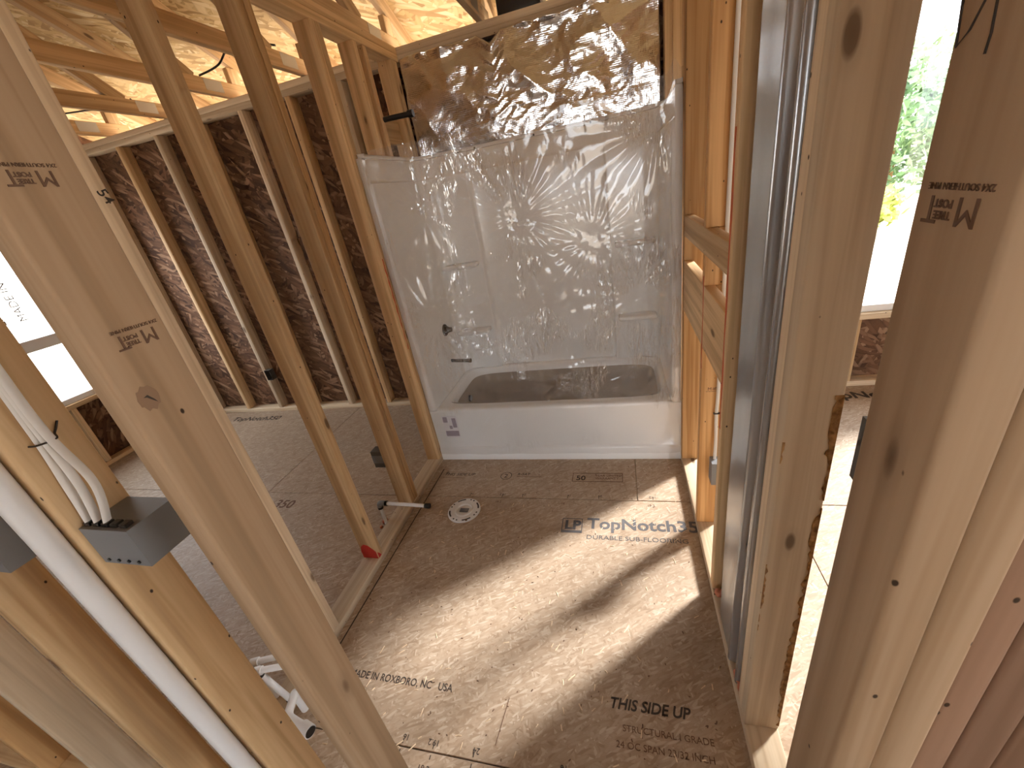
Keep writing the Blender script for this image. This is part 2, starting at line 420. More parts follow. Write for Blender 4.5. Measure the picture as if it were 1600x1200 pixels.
rv = [[ring.verts.new((0.492+rad*math.cos(2*PI*k/28), -0.165+rad*math.sin(2*PI*k/28), 0.0006)) for k in range(28)] for rad in (0.036, 0.032)]
for k in range(28): ring.faces.new((rv[0][k], rv[0][(k+1) % 28], rv[1][(k+1) % 28], rv[1][k]))
bm_obj('printed_ring', ring, 'ink', panel_at(0.492, -0.165), smooth=False)
fprint('R-SAT', 0.56, -0.158, 0.030, 'ink', shear=0.2)
fline(0.56, -0.172, 0.72, -0.172, 0.003, 'ink_brown')
fprint('THIS SIDE UP', 0.07, -0.165, 0.036, 'ink', shear=0.25)
fline(0.07, -0.185, 0.2, -0.185, 0.003, 'ink_brown')
fprint('TopNotch350', -2.55, 0.64, 0.10, 'ink', bold=0.002)
fprint('350', -1.02, -0.50, 0.10, 'ink_brown', bold=0.002)
fprint('TopNotch350', 2.46, 0.645, 0.12, 'ink', bold=0.003)
# span marks along the panel seams
for i, (xx, tx) in enumerate(((0.45, '16'), (0.56, '19.2'), (0.70, '24'), (0.98, '16'), (1.16, '19.2'))):
    fprint(tx, xx+0.03, -1.515, 0.024, 'ink', ang=PI)
    fline(xx+0.012, -1.54, xx+0.012, -1.528, 0.003)
    fprint(tx, xx-0.02, -1.60, 0.024, 'ink')
    fline(xx+0.012, -1.568, xx+0.012, -1.556, 0.003)
for i, (xx, tx) in enumerate(((0.30, '16'), (0.50, '19.2'), (0.62, '24'), (0.88, '16'), (1.05, '24'), (1.33, '19.2'))):
    fprint(tx, xx+0.03, -0.325, 0.022, 'ink', ang=PI)
    fline(xx+0.012, -0.352, xx+0.012, -0.338, 0.003)
    if i % 2: fprint(tx, xx-0.02, -0.402, 0.022, 'ink_brown')
fline(0.775, -1.50, 0.79, -1.36, 0.0025, 'ink_brown')
fline(0.028, -1.30, 0.046, -0.10, 0.006, 'ink', 'snapped_chalk_line')

# loose debris: sawdust, chips
dv, dfc = [], []
for k in range(330):
    x, y = random.uniform(0.05, 1.5), random.uniform(-1.7, -0.05)
    s = random.uniform(0.0008, 0.0022); a = random.uniform(0, PI); e = random.uniform(1, 2.8)
    b0 = len(dv)
    for (p, q) in ((-s*e, -s), (s*e, -s), (s*e, s), (-s*e, s)):
        dv.append((x+p*math.cos(a)-q*math.sin(a), y+p*math.sin(a)+q*math.cos(a), 0.0006))
    dv.append((x, y, 0.0006+s*0.8))
    dfc += [(b0, b0+1, b0+4), (b0+1, b0+2, b0+4), (b0+2, b0+3, b0+4), (b0+3, b0, b0+4), (b0+3, b0+2, b0+1, b0)]
nsaw = len(dfc)
for k in range(150):
    x, y = random.uniform(0.1, 1.5), random.uniform(-1.6, -0.35)
    s = random.uniform(0.0012, 0.0022); a = random.gauss(0.9, 0.7); e = random.uniform(3, 9)
    b0 = len(dv)
    for (p, q) in ((-s*e, -s), (s*e, -s), (s*e, s), (-s*e, s)):
        dv.append((x+p*math.cos(a)-q*math.sin(a), y+p*math.sin(a)+q*math.cos(a), 0.0006))
    dv.append((x, y, 0.0006+s*0.8))
    dfc += [(b0, b0+1, b0+4), (b0+1, b0+2, b0+4), (b0+2, b0+3, b0+4), (b0+3, b0, b0+4), (b0+3, b0+2, b0+1, b0)]
deb = tag(mesh_obj('sawdust', dv, dfc, 'ink_brown'), 'dark specks and pale splinters scattered over the subfloor', 'sawdust', kind='stuff')
deb.data.materials.append(MAT['lumber_pale'])
for k, p in enumerate(deb.data.polygons): p.material_index = 0 if k < nsaw else 1

# ------------------------------------------------------------------ walls
TOP0, TOP1, TOP2 = 2.39, 2.428, 2.466
XR0, XR1 = 1.524, 1.613
YF0, YF1 = -1.795, -1.706          # front wall of the bathroom (the camera looks through its door opening)
YB0, YB1 = 0.81, 0.899             # back (outside) wall

def ink_stamp(parent, loc, xdir, ydir, s=1.0):
    """mill stamp printed across a stud"""
    up = Vector(xdir).cross(Vector(ydir))
    X, Y, L = Vector(xdir), Vector(ydir), Vector(loc)
    text('mill_stamp', 'M', 0.022*s, frame_mat(L-X*0.019*s, xdir, ydir), 'ink_brown', parent, 0.0)
    text('mill_stamp', 'TREE\nPOST', 0.0062*s, frame_mat(L+X*0.001*s+Y*0.008*s, xdir, ydir), 'ink_brown', parent, 0.0002)
    text('mill_stamp', 'T', 0.022*s, frame_mat(L+X*0.0115*s, xdir, ydir), 'ink_brown', parent, 0.0)
    text('mill_stamp', '2X4 SOUTHERN PINE', 0.0052*s, frame_mat(L-X*0.025*s-Y*0.007*s, xdir, ydir), 'ink_brown', parent, 0.0)

# --- left wall of the bathroom
wl = tag(empty('wall_left', (-0.045, -0.5, 0)), 'open stud wall between tub alcove and the next room', kind='structure')
lumber('bottom_plate', (-0.089, YF1, 0.0), (0, YB0, 0.038), 'y', wl, 'lumber_pale')
lumber('top_plate', (-0.089, YF1, TOP0), (0, YB0, TOP1), 'y', wl)
lumber('top_plate', (-0.089, YF1, TOP1), (0, YB0, TOP2), 'y', wl)
def lstud(y, mat='lumber', x0=-0.089, x1=0.0, t=0.038, label=None):
    o = lumber('stud', (x0, y, 0.038), (x1, y+t, TOP0), 'z', wl, mat)
    if label: o['label'] = label
    return o
s1 = lstud(-0.046, label='thick wall stud right against the tub flange')
s1c = lstud(-0.007)
s2 = lstud(-0.474, label='wall stud with a dark outlet box on its side')
s2b = lstud(-0.434)
s3 = lstud(-0.862, label='wall stud with red spray paint at its foot')
s4 = lstud(-1.243, 'lumber_pale', label='pale end stud with handwritten 54 on its edge')
lstud(0.29); lstud(0.385, 'lumber'); lstud(0.70); lstud(0.74)
lumber('blocking', (-0.089, 0.328, 1.95), (-0.051, 0.70, 2.09), 'y', wl)
lumber('blocking', (-0.089, 0.328, 0.70), (-0.051, 0.70, 0.84), 'y', wl)
# wall continues towards the front wall
lstud(-1.668)
# red spray paint on the foot of one stud
def blob_patch(name, c, u, v, ru, rv, mat, parent, n=22, th=0.0008, seed=0):
    c, u, v = Vector(c), Vector(u), Vector(v); nrm = u.cross(v).normalized()*th
    ps = []
    for k in range(n):
        a = 2*PI*k/n; rr_ = 1+0.22*noise.noise(Vector((math.cos(a)*1.3+seed, math.sin(a)*1.3, seed)))
        ps.append(c+u*ru*rr_*math.cos(a)+v*rv*rr_*math.sin(a))
    V = ps+[p+nrm for p in ps]
    F = [tuple(range(n-1, -1, -1)), tuple(range(n, 2*n))]+[(k, (k+1) % n, n+(k+1) % n, n+k) for k in range(n)]
    return mesh_obj(name, V, F, mat, parent)
def clip_patch(name, pts, nrm, mat, parent, th=0.0008):
    ps = [Vector(p) for p in pts]; n = len(ps); d = Vector(nrm)*th
    V = ps+[p+d for p in ps]
    F = [tuple(range(n-1, -1, -1)), tuple(range(n, 2*n))]+[(k, (k+1) % n, n+(k+1) % n, n+k) for k in range(n)]
    return mesh_obj(name, V, F, mat, parent)
clip_patch('paint_mark', [(-0.087, -0.8621, 0.04), (-0.087, -0.8621, 0.085), (-0.078, -0.8621, 0.115), (-0.06, -0.8621, 0.13), (-0.038, -0.8621, 0.125), (-0.018, -0.8621, 0.105), (-0.003, -0.8621, 0.085), (-0.003, -0.8621, 0.04)], (0, -1, 0), 'red_paint', s3)
clip_patch('paint_mark', [(0.0001, -0.859, 0.04), (0.0001, -0.859, 0.078), (0.0001, -0.847, 0.062), (0.0001, -0.838, 0.04)], (1, 0, 0), 'red_paint', s3)
# red marker streak down the edge of the stud beside the tub
zz = [1.36-0.021*k for k in range(26)]
clip_patch('marker_streak', [(0.0001, -0.030+0.003*math.sin(k*1.7), z) for k, z in enumerate(zz)]+[(0.0001, -0.021+0.006*noise.noise(Vector((k*0.9, 0, 0)))-0.006*max(0, (zz.index(z)-14)/12), z) for k, z in reversed(list(enumerate(zz)))], (1, 0, 0), 'orange_mark', s1)
text('handwriting', '54', 0.035, frame_mat((0.0004, -1.232, 1.745), (0, 0.3, -1), (0, 1, 0.3)), 'ink', s4, 0.0002)

# --- front wall with the door opening
wf = tag(empty('wall_front', (0.3, -1.81, 0)), 'stud wall with the door opening, seen close up', kind='structure')
lumber('bottom_plate', (-0.12, YF0, 0), (0.673, YF1, 0.038), 'x', wf)
lumber('bottom_plate', (-3.2, -1.834, 0), (-0.29, -1.746, 0.038), 'x', wf)
lumber('bottom_plate', (1.455, YF0, 0), (4.8, YF1, 0.038), 'x', wf)
for z0, z1 in ((TOP0, TOP1), (TOP1, TOP2)):
    lumber('top_plate', (-0.12, YF0, z0), (4.8, YF1, z1), 'x', wf)
    lumber('top_plate', (-3.2, -1.834, z0), (-0.29, -1.746, z1), 'x', wf)
lumber('header', (0.673, YF0, 2.10), (1.455, YF1, 2.24), 'x', wf)
def fstud(xf, mat='lumber', y0=YF0, y1=YF1, label=None, z0=0.038, right=False):
    o = lumber('stud', (xf, y0, z0) if right else (xf-0.038, y0, z0), (xf+0.038, y1, TOP0) if right else (xf, y1, TOP0), 'z', wf, mat, bev=0.0045)
    if label: o['label'] = label
    return o
jamb = fstud(0.673, 'lumber_jamb', label='broad smooth door jamb stud with an upside-down mill stamp')
st5 = fstud(0.380, 'lumber', label='stud carrying white cables and a grey switch box')
st6 = fstud(-0.076, 'lumber', label='stud behind the white vertical pipe')
st7 = fstud(-0.330, 'lumber_pale', y0=-1.834, y1=-1.746, label='pale whitewood stud')
for xq in (-0.74, -1.15, -1.56, -1.97, -2.6): fstud(xq, 'lumber_warm', y0=-1.834, y1=-1.746)
rj = fstud(1.455, 'lumber_jamb', label='dark shaded door jamb stud with an upside-down mill stamp', right=True)
fstud(1.494, 'lumber_jamb', y0=YF0+0.002, right=True)
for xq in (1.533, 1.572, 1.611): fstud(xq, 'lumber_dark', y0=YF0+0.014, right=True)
fstud(2.3, right=True); fstud(2.9, right=True)
ink_stamp(jamb, (0.6732, -1.742, 1.497), (0, -1, 0.03), (0, 0, -1), 1.12)
ink_stamp(rj, (1.4548, -1.748, 1.520), (0, 1, 0), (0, 0, -1), 1.2)
ink_stamp(jamb, (0.6732, -1.752, 1.672), (0, -1, 0.03), (0, 0, -1), 1.0)
ring_m = plain('knot_heart', (0.30, 0.19, 0.115), 0.65); MAT['knot_heart'] = ring_m
clip_patch('knot', [(0.6731, -1.769+0.0125*math.cos(2*PI*k/18), 1.420+0.0155*math.sin(2*PI*k/18)+0.002*math.sin(3*k)) for k in range(18)], (1, 0, 0), 'knot_heart', jamb, 0.0003)
clip_patch('knot_crack', [(0.6735, -1.774, 1.4225), (0.6735, -1.769, 1.424), (0.6735, -1.764, 1.416), (0.6735, -1.762, 1.411), (0.6735, -1.766, 1.4155), (0.6735, -1.7705, 1.4212)], (1, 0, 0), 'ink', jamb, 0.0003)
# handwriting strokes high on the dark jamb
for pts in ([(-1.709, 1.632), (-1.713, 1.607), (-1.722, 1.614), (-1.734, 1.634)], [(-1.739, 1.626), (-1.741, 1.608), (-1.740, 1.598)]):
    tube('handwriting', [(1.4549, y, z) for y, z in pts], 0.0009, 'ink', rj, 5)

# --- right wall of the bathroom
wr = tag(empty('wall_right', (1.57, -0.5, 0)), 'open stud wall with horizontal blocking, sun shining through', kind='structure')
lumber('bottom_plate', (XR0, YF1, 0), (XR1, YB0, 0.038), 'y', wr, 'lumber_pale')
lumber('top_plate', (XR0, YF1, TOP0), (XR1, YB0, TOP1), 'y', wr)
lumber('top_plate', (XR0, YF1, TOP1), (XR1, YB0, TOP2), 'y', wr)
def rstud(y, mat='lumber', t=0.038, x0=XR0, x1=XR1, z0=0.038, z1=TOP0, label=None, name='stud'):
    o = lumber(name, (x0, y, z0), (x1, y+t, z1), 'z', wr, mat)
    if label: o['label'] = label
    return o
rstud(-0.046, 'lumber_warm', label='orange-toned stud against the tub flange')
rstud(-0.006, 'lumber_warm')
for y in (0.36, 0.70, 0.74): rstud(y, 'lumber')
rstud(0.034, 'lumber')
# middle stud, notched around the blocking
for z0, z1 in ((0.038, 0.92), (1.155, 1.262), (1.351, TOP0)):
    sc = rstud(-0.535, 'lumber_warm', z0=z0, z1=z1)
    if z0 < 0.1: midstud = sc
rstud(-0.535, 'lumber_warm', x0=1.5625, z0=0.92, z1=1.155, name='notched_stud'); rstud(-0.535, 'lumber_warm', x0=1.5625, z0=1.262, z1=1.351, name='notched_stud')
sb = rstud(-0.890, 'lumber', label='stud with an orange marker line beside the metal duct')
lumber('blocking', (XR0, -0.852, 1.262), (1.562, -0.046, 1.351), 'y', wr, 'lumber')['label'] = 'narrow upper blocking board'
lumber('blocking', (XR0, -0.852, 0.920), (1.562, -0.046, 1.155), 'y', wr, 'lumber')['label'] = 'broad lower blocking board'
p1 = rstud(-1.350, 'lumber_pale', label='pale post of joined studs with bark along its edges')
rstud(-1.3115, 'lumber_pale', x0=XR0+0.001)
clip_patch('marker_streak', [(XR0-0.0001, -0.870+0.004*math.sin(k*1.3), 1.62-0.05*k) for k in range(18)]+[(XR0-0.0001, -0.858, 1.62-0.05*k) for k in range(17, -1, -1)], (-1, 0, 0), 'orange_mark', sb)
clip_patch('marker_streak', [(XR0-0.0001, -0.532, 1.19-0.03*k) for k in range(13)]+[(XR0-0.0001, -0.522+0.003*math.sin(k), 1.19-0.03*k) for k in range(12, -1, -1)], (-1, 0, 0), 'orange_mark', wr)
# waney bark along the post's edges
def bark(parent, base, along, out, nrm, z0, z1, wmax, seed, n=170, thr=-0.05):
    along, out, nrm = Vector(along), Vector(out), Vector(nrm); runs = []; cur = []
    for k in range(n+1):
        z = z0+(z1-z0)*k/n
        w = wmax*max(0.0, 0.8*noise.noise(Vector((z*4.1, seed, 0)))+0.45*noise.noise(Vector((z*23, seed, 3)))+0.35*noise.noise(Vector((z*70, seed, 5)))-thr)*1.5
        w = min(w, wmax)
        if w > 0.0008: cur.append((z, w))
        elif cur: runs.append(cur); cur = []
    if cur: runs.append(cur)
    for rn in runs:
        if len(rn) < 3: continue
        P = [Vector(base)+along*z for z, w in rn]; Q = [Vector(base)+along*z+out*w for z, w in rn]
        V = P+Q+[p+nrm*0.002 for p in P]+[q+nrm*0.0006 for q in Q]; m_ = len(rn); F = []
        for i in range(m_-1):
            F += [(2*m_+i, 2*m_+i+1, 3*m_+i+1, 3*m_+i), (i, m_+i, m_+i+1, i+1), (i, i+1, 2*m_+i+1, 2*m_+i), (m_+i, 3*m_+i, 3*m_+i+1, m_+i+1)]
        F += [(0, 2*m_, 3*m_, m_), (m_-1, 2*m_-1, 4*m_-1, 3*m_-1)]
        mesh_obj('bark_strip', V, F, 'bark', parent)
bark(p1, (XR1-0.001, -1.3502, 0), (0, 0, 1), (-1, 0, 0), (0, -1, 0), 0.06, 1.15, 0.014, 2.3, thr=-0.25)
bark(p1, (XR0+0.0005, -1.3502, 0), (0, 0, 1), (1, 0, 0), (0, -1, 0), 0.10, 1.05, 0.010, 8.1, thr=0.02)

# --- back (outside) wall
wb = tag(empty('wall_back', (0, 0.85, 0)), 'outside stud wall sheathed in reddish strand board', kind='structure')
WX0, WX1, WZ0, WZ1 = 2.35, 4.60, 0.51, 2.16
lumber('bottom_plate', (-3.2, YB0, 0), (-0.09, YB1, 0.038), 'x', wb, 'lumber_pale')
lumber('bottom_plate', (0.0, YB0, 0), (4.8, YB1, 0.038), 'x', wb, 'lumber_pale')
for z0, z1 in ((TOP0, TOP1), (TOP1, TOP2)): lumber('top_plate', (-3.2, YB0, z0), (4.8, YB1, z1), 'x', wb, 'lumber_pale')
def bstud(xc, mat='lumber', z0=0.038, z1=TOP0): return lumber('stud', (xc-0.019, YB0, z0), (xc+0.019, YB1, z1), 'z', wb, mat)
for k, xc in enumerate((-0.13, -0.44, -0.85, -1.256, -1.662, -2.068, -2.474, -2.88, -3.16)): bstud(xc, 'lumber_pale' if k % 2 else 'lumber')
for xc in (0.02, 0.38, 0.79, 1.19, 1.56, 2.0, 2.29, 4.64, 4.75): bstud(xc)
for xc in (2.35+0.019, 2.68, 3.09, 3.49, 3.9, 4.3): bstud(xc, 'lumber', 0.038, WZ0-0.038)
lumber('sill_plate', (WX0, YB0, WZ0-0.038), (WX1, YB1, WZ0), 'x', wb, 'lumber_pale')
lumber('header', (WX0, YB0, WZ1), (WX1, YB1, WZ1+0.19), 'x', wb)
for xa, xb, z0, z1 in ((-3.3, -2.08, 0, TOP2), (-2.078, -0.86, 0, TOP2), (-0.858, 0.36, 0, TOP2), (0.362, 1.58, 0, TOP2), (1.582, WX0, 0, TOP2), (WX1, 4.9, 0, TOP2), (WX0, WX1, 0, WZ0), (WX0, WX1, WZ1, TOP2)):
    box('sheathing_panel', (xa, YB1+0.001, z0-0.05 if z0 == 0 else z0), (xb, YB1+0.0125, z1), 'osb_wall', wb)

# --- far left and far right outside walls
LX = -3.2
LY0, LY1, LZ0, LZ1 = -0.62, 0.70, 0.60, 2.05
wfl = tag(empty('wall_far_left', (LX, -1, 0)), 'outside wall of the next room with a window opening', kind='structure')
for ya, yb, z0, z1 in ((-7.6, LY0, 0, TOP2), (LY1, 0.899, 0, TOP2), (LY0, LY1, 0, LZ0), (LY0, LY1, LZ1, TOP2)):
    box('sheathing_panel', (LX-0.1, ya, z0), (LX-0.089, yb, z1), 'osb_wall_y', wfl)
lumber('bottom_plate', (LX-0.089, -7.6, 0), (LX, 0.80, 0.038), 'y', wfl)
for z0, z1 in ((TOP0, TOP1), (TOP1, TOP2)): lumber('top_plate', (LX-0.089, -7.6, z0), (LX, 0.80, z1), 'y', wfl)
for yc in (-1.9, -1.5, -1.1, -0.66, 0.74): lumber('stud', (LX-0.089, yc-0.019, 0.038), (LX, yc+0.019, TOP0), 'z', wfl)
for yc in (-0.45, -0.04, 0.36): lumber('stud', (LX-0.089, yc-0.019, 0.038), (LX, yc+0.019, LZ0-0.038), 'z', wfl)
lumber('sill_plate', (LX-0.089, LY0, LZ0-0.038), (LX, LY1, LZ0), 'y', wfl)
wfr = tag(empty('wall_far_right', (4.85, -1, 0)), 'outside strand board wall of the room on the sunny side with an added opening for fill light', kind='structure')
for ya, yb, z0, z1 in ((-7.6, -3.1, 0, TOP2), (-1.90, 0.899, 0, TOP2), (-3.1, -1.90, 0, 0.05), (-3.1, -1.90, 2.25, TOP2)):  # gap between panels is an added, unseen opening that lets fill light in
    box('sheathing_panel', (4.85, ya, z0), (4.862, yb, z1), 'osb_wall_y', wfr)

wfs = tag(empty('wall_street_side', (0, -7.6, 0)), 'outside strand board wall behind the viewer with an added opening for fill light', kind='structure')
for xa, xb, z0, z1 in ((-3.3, -0.6, 0, TOP2), (1.9, 4.862, 0, TOP2), (-0.6, 1.9, 0, 0.2), (-0.6, 1.9, 2.3, TOP2)):  # unseen wall added to cut daylight, with an opening sized for fill light
    box('sheathing_panel', (xa, -7.612, z0), (xb, -7.6, z1), 'osb_wall', wfs)

# windows
def window(name, axis, a0, a1, z0, z1, d, label, split=None, rail=None, thick=0.05):
    w = tag(empty(name), label, kind='structure')
    def bx(nm, p0, p1, q0, q1, mat='vinyl', th=thick):
        if axis == 'x': return box(nm, (p0, d-th/2, q0), (p1, d+th/2, q1), mat, w, bev=0.003 if mat == 'vinyl' else 0)
        return box(nm, (d-th/2, p0, q0), (d+th/2, p1, q1), mat, w, bev=0.003 if mat == 'vinyl' else 0)
    fw = 0.045
    bx('window_frame', a0, a1, z0, z0+fw); bx('window_frame', a0, a1, z1-fw, z1)
    bx('window_frame', a0, a0+fw, z0+fw, z1-fw); bx('window_frame', a1-fw, a1, z0+fw, z1-fw)
    if split: bx('mullion', split-0.03, split+0.03, z0+fw, z1-fw)
    if rail: bx('meeting_rail', a0+fw, a1-fw, rail-0.045, rail+0.045)
    xs = [a0+fw, a1-fw] if not split else [a0+fw, split-0.03, split+0.03, a1-fw]
    zs = [z0+fw, z1-fw] if not rail else [z0+fw, rail-0.045, rail+0.045, z1-fw]
    for i in range(0, len(xs), 2):
        for j in range(0, len(zs), 2): bx('pane', xs[i], xs[i+1], zs[j], zs[j+1], 'glass', 0.004)
    return w
w1 = window('window_1', 'y', LY0, LY1, LZ0, LZ1, LX-0.06, 'bright left window in two sashes seen between studs', rail=1.115)
for k, bodyt in enumerate(('MADE IN THE USA', 'EXTERIOR SIDE OUT')):
    text('printed_lettering', bodyt, 0.075, frame_mat((LX-0.055, 0.085-0.13*k, 1.30), (0, 0, 1), (0, -1, 0)), 'ink_grey', w1)
window('window_2', 'x', WX0, WX1, WZ0, WZ1, 0.87, 'bright window with trees beyond seen through the narrow gap', split=3.15)

# ------------------------------------------------------------------ roof
SL = math.tan(math.radians(22.6))
def zr(y, ridge=-3.2): return 2.80+(0.8-y)*SL if y > ridge else 2.80+(0.8-ridge)*SL-(ridge-y)*SL
ceil = tag(empty('ceiling', (0, 0, 2.8)), 'golden strand board roof sheathing above the open trusses', kind='structure')
ys = [1.42, 0.55, -0.575, -1.70, -2.825, -3.2, -4.3, -5.4, -6.5, -7.8]
for j, (ya, yb) in enumerate(zip(ys, ys[1:])):
    off = 0.0 if j % 2 else 1.22
    xs_ = [-3.6]+[x for x in [-3.72+off+2.44*k for k in range(5)] if -3.5 < x < 5.0]+[5.2]
    for xa, xb in zip(xs_, xs_[1:]):
        q = [(xa+0.001, ya-0.001, zr(ya)), (xb-0.001, ya-0.001, zr(ya)), (xb-0.001, yb+0.001, zr(yb)), (xa+0.001, yb+0.001, zr(yb))]
        V = q+[(x, y, z+0.012) for x, y, z in q]
        mesh_obj('sheathing_panel', V, [(0, 1, 2, 3), (4, 7, 6, 5), (0, 4, 5, 1), (1, 5, 6, 2), (2, 6, 7, 3), (3, 7, 4, 0)], 'osb_roof', ceil)
for gx in (-3.3, 4.86):      # gable ends closed with added panels to shut out sky light
    V = [(gx+e, y, z) for e in (0.0, 0.012) for y, z in ((1.38, TOP2), (1.38, zr(1.38)-0.002), (-3.2, zr(-3.2)-0.002), (-7.7, zr(-7.7)-0.002), (-7.7, TOP2))]
    mesh_obj('gable_light_block', V, [(4, 3, 2, 1, 0), (5, 6, 7, 8, 9)]+[(k, (k+1) % 5, 5+(k+1) % 5, 5+k) for k in range(5)], 'osb_wall_y', ceil)
lumber('fascia_board', (-3.6, 1.40, zr(1.42)-0.05), (5.2, 1.42, zr(1.42)-0.003), 'x', ceil, 'lumber')
truss_labels = {
    -2.51: 'roof truss over the far corner of the next room', -1.90: 'roof truss second from the far corner of the next room',
    -1.29: 'roof truss with a black wire crossing its heel', -0.68: 'roof truss just beyond the stud wall beside the tub',
    -0.07: 'roof truss resting directly over the stud wall beside the tub', 0.54: 'roof truss ending above the torn notch of the foil',
    1.15: 'roof truss above the smooth half of the foil'}
for tx, lab in truss_labels.items():
    tr_ = tag(empty('roof_truss', (tx, 0.85, TOP2)), lab, 'roof truss', 'roof trusses')
    lumber('bottom_chord', (tx-0.019, -7.0, TOP2+0.001), (tx+0.019, 1.0, TOP2+0.09), 'y', tr_)
    cz = 0.0445/math.cos(math.radians(22.6))
    stick('top_chord', (tx, 1.39, zr(1.39)-cz-0.001), (tx, -3.2, zr(-3.2)-cz-0.001), 0.038, 0.089, tr_)
    stick('top_chord', (tx, -7.6, zr(-7.6)-cz-0.001), (tx, -3.2, zr(-3.2)-cz-0.001), 0.038, 0.089, tr_)
    lumber('heel_post', (tx-0.0182, 0.86, TOP2+0.0905), (tx+0.0182, 0.95, zr(0.95)-2*cz+0.01), 'z', tr_)
    stick('web', (tx, 0.55, TOP2+0.07), (tx, -0.55, zr(-0.55)-1.6*cz), 0.0362, 0.085, tr_)
    stick('web', (tx, -1.3, TOP2+0.07), (tx, -0.55, zr(-0.55)-1.6*cz), 0.0362, 0.085, tr_)
    stick('web', (tx, -1.3, TOP2+0.07), (tx, -3.15, zr(-3.15)-1.6*cz), 0.0362, 0.085, tr_)
    for s in (-1, 1):
        bm = bmesh.new(); bm_box(bm, (tx+s*0.0195-0.0006, 0.62, TOP2+0.02), (tx+s*0.0195+0.0006, 0.76, TOP2+0.085))
        bm_obj('gusset_plate', bm, 'steel', tr_, smooth=False)
# thin wires strung through the trusses
tag(tube('attic_wire', smooth_path([(-1.27, 0.60, 2.558), (-1.15, 0.66, 2.60), (-0.95, 0.62, 2.66), (-0.70, 0.66, 2.60)]), 0.006, 'cable_dark', seg=8), 'black wire looping between two trusses', 'wire')
tag(tube('attic_wire', smooth_path([(-2.49, 0.45, 2.56), (-2.2, 0.52, 2.545), (-1.95, 0.58, 2.53), (-1.88, 0.6, 2.558)]), 0.005, 'cable_dark', seg=8), 'black wire sagging near the far corner of the attic', 'wire')
tag(box('vent_baffle', (0.63, 0.905, 2.47), (0.89, 1.20, 2.62), 'black', bev=0.012, seg=2), 'black vent baffle tucked at the eave above the foil', 'vent baffle')

# ------------------------------------------------------------------ tub and shower unit
W, H = 1.524, 1.844
unit = tag(empty('tub_shower_unit', (W/2, 0.38, 0)), 'white moulded one-piece tub and shower surround set in the alcove', 'bathtub')
def arc(cx, cy, r, a0, a1, n):
    return [(cx+r*math.cos(math.radians(a0+(a1-a0)*k/n)), cy+r*math.sin(math.radians(a0+(a1-a0)*k/n))) for k in range(n+1)]
plan = [(0.004, 0.0), (0.030, 0.0)] + arc(0.030, 0.018, 0.018, -90, 0, 4)[1:] + [(0.050, 0.10)] + [(0.050, 0.56)] + arc(0.14, 0.57, 0.09, 180, 90, 8)
plan += [(0.30, 0.66)] + arc(0.32, 0.68, 0.02, -90, 0, 4)[1:-1] + arc(0.36, 0.68, 0.02, 180, 90, 4)[1:] + [(0.55, 0.702), (0.76, 0.703)]
plan += [(W-x, y) for x, y in reversed(plan[:-1])]
def offset_plan(pl, d):
    out = []
    for i, p in enumerate(pl):
        a = Vector(pl[max(i-1, 0)]); b = Vector(pl[min(i+1, len(pl)-1)]); tdir = (b-a).normalized()
        nrm = Vector((-tdir.y, tdir.x)); out.append((p[0]+nrm.x*d, p[1]+nrm.y*d))
    return out
levels = [(0.385, 0.0), (0.40, 0.0), (0.43, 0.004), (0.60, 0.006), (1.0, 0.006), (1.5, 0.006), (1.70, 0.006), (1.722, 0.008), (1.732, 0.020), (1.745, 0.024), (1.80, 0.026), (1.828, 0.029), (1.838, 0.034), (1.843, 0.045)]
bm = bmesh.new(); ringsv = []
for z, d in levels:
    pl = offset_plan(plan, d); ringsv.append([])
    for (x, y), (px, py) in zip(pl, plan):
        x = min(max(x, 0.0), W)
        if py <= 0.0: y = 0.0 if z < 1.72 else 0.0; x = px
        ringsv[-1].append(bm.verts.new((x, max(y, 0.0), z)))
for a, b in zip(ringsv, ringsv[1:]):
    for k in range(len(plan)-1): bm.faces.new((a[k], a[k+1], b[k+1], b[k]))
sur = bm_obj('surround', bm, 'gel', unit, sharp=0.6)
md = sur.modifiers.new('thickness', 'SOLIDIFY'); md.thickness = 0.005; md.offset = 1.0
# nailing flange that stands up behind the top rim
top_pl = [p for p in offset_plan(plan, 0.046)]
bm = bmesh.new(); lo_, hi_ = [], []
for (x, y), (px, py) in zip(top_pl, plan):
    x = min(max(x, 0.002), W-0.002); y = max(y, 0.001)
    lo_.append(bm.verts.new((x, y, 1.838))); hi_.append(bm.verts.new((x, y, 1.866)))
for k in range(len(plan)-1): bm.faces.new((lo_[k], lo_[k+1], hi_[k+1], hi_[k]))
fl_ = bm_obj('nailing_flange', bm, 'gel', unit); md = fl_.modifiers.new('thickness', 'SOLIDIFY'); md.thickness = 0.004
for (x, y) in ((0.12, 0.752), (0.40, 0.745), (0.78, 0.749), (1.12, 0.745), (1.40, 0.752)):
    tube('flange_nail', [(x, y-0.006, 1.853), (x, y+0.008, 1.853)], 0.006, 'black', unit, 8)
for zq in (0.5, 0.9, 1.3, 1.6):
    for x in (0.012, W-0.012): tube('flange_nail', [(x, -0.003, zq), (x, 0.004, zq)], 0.0045, 'black', unit, 8)
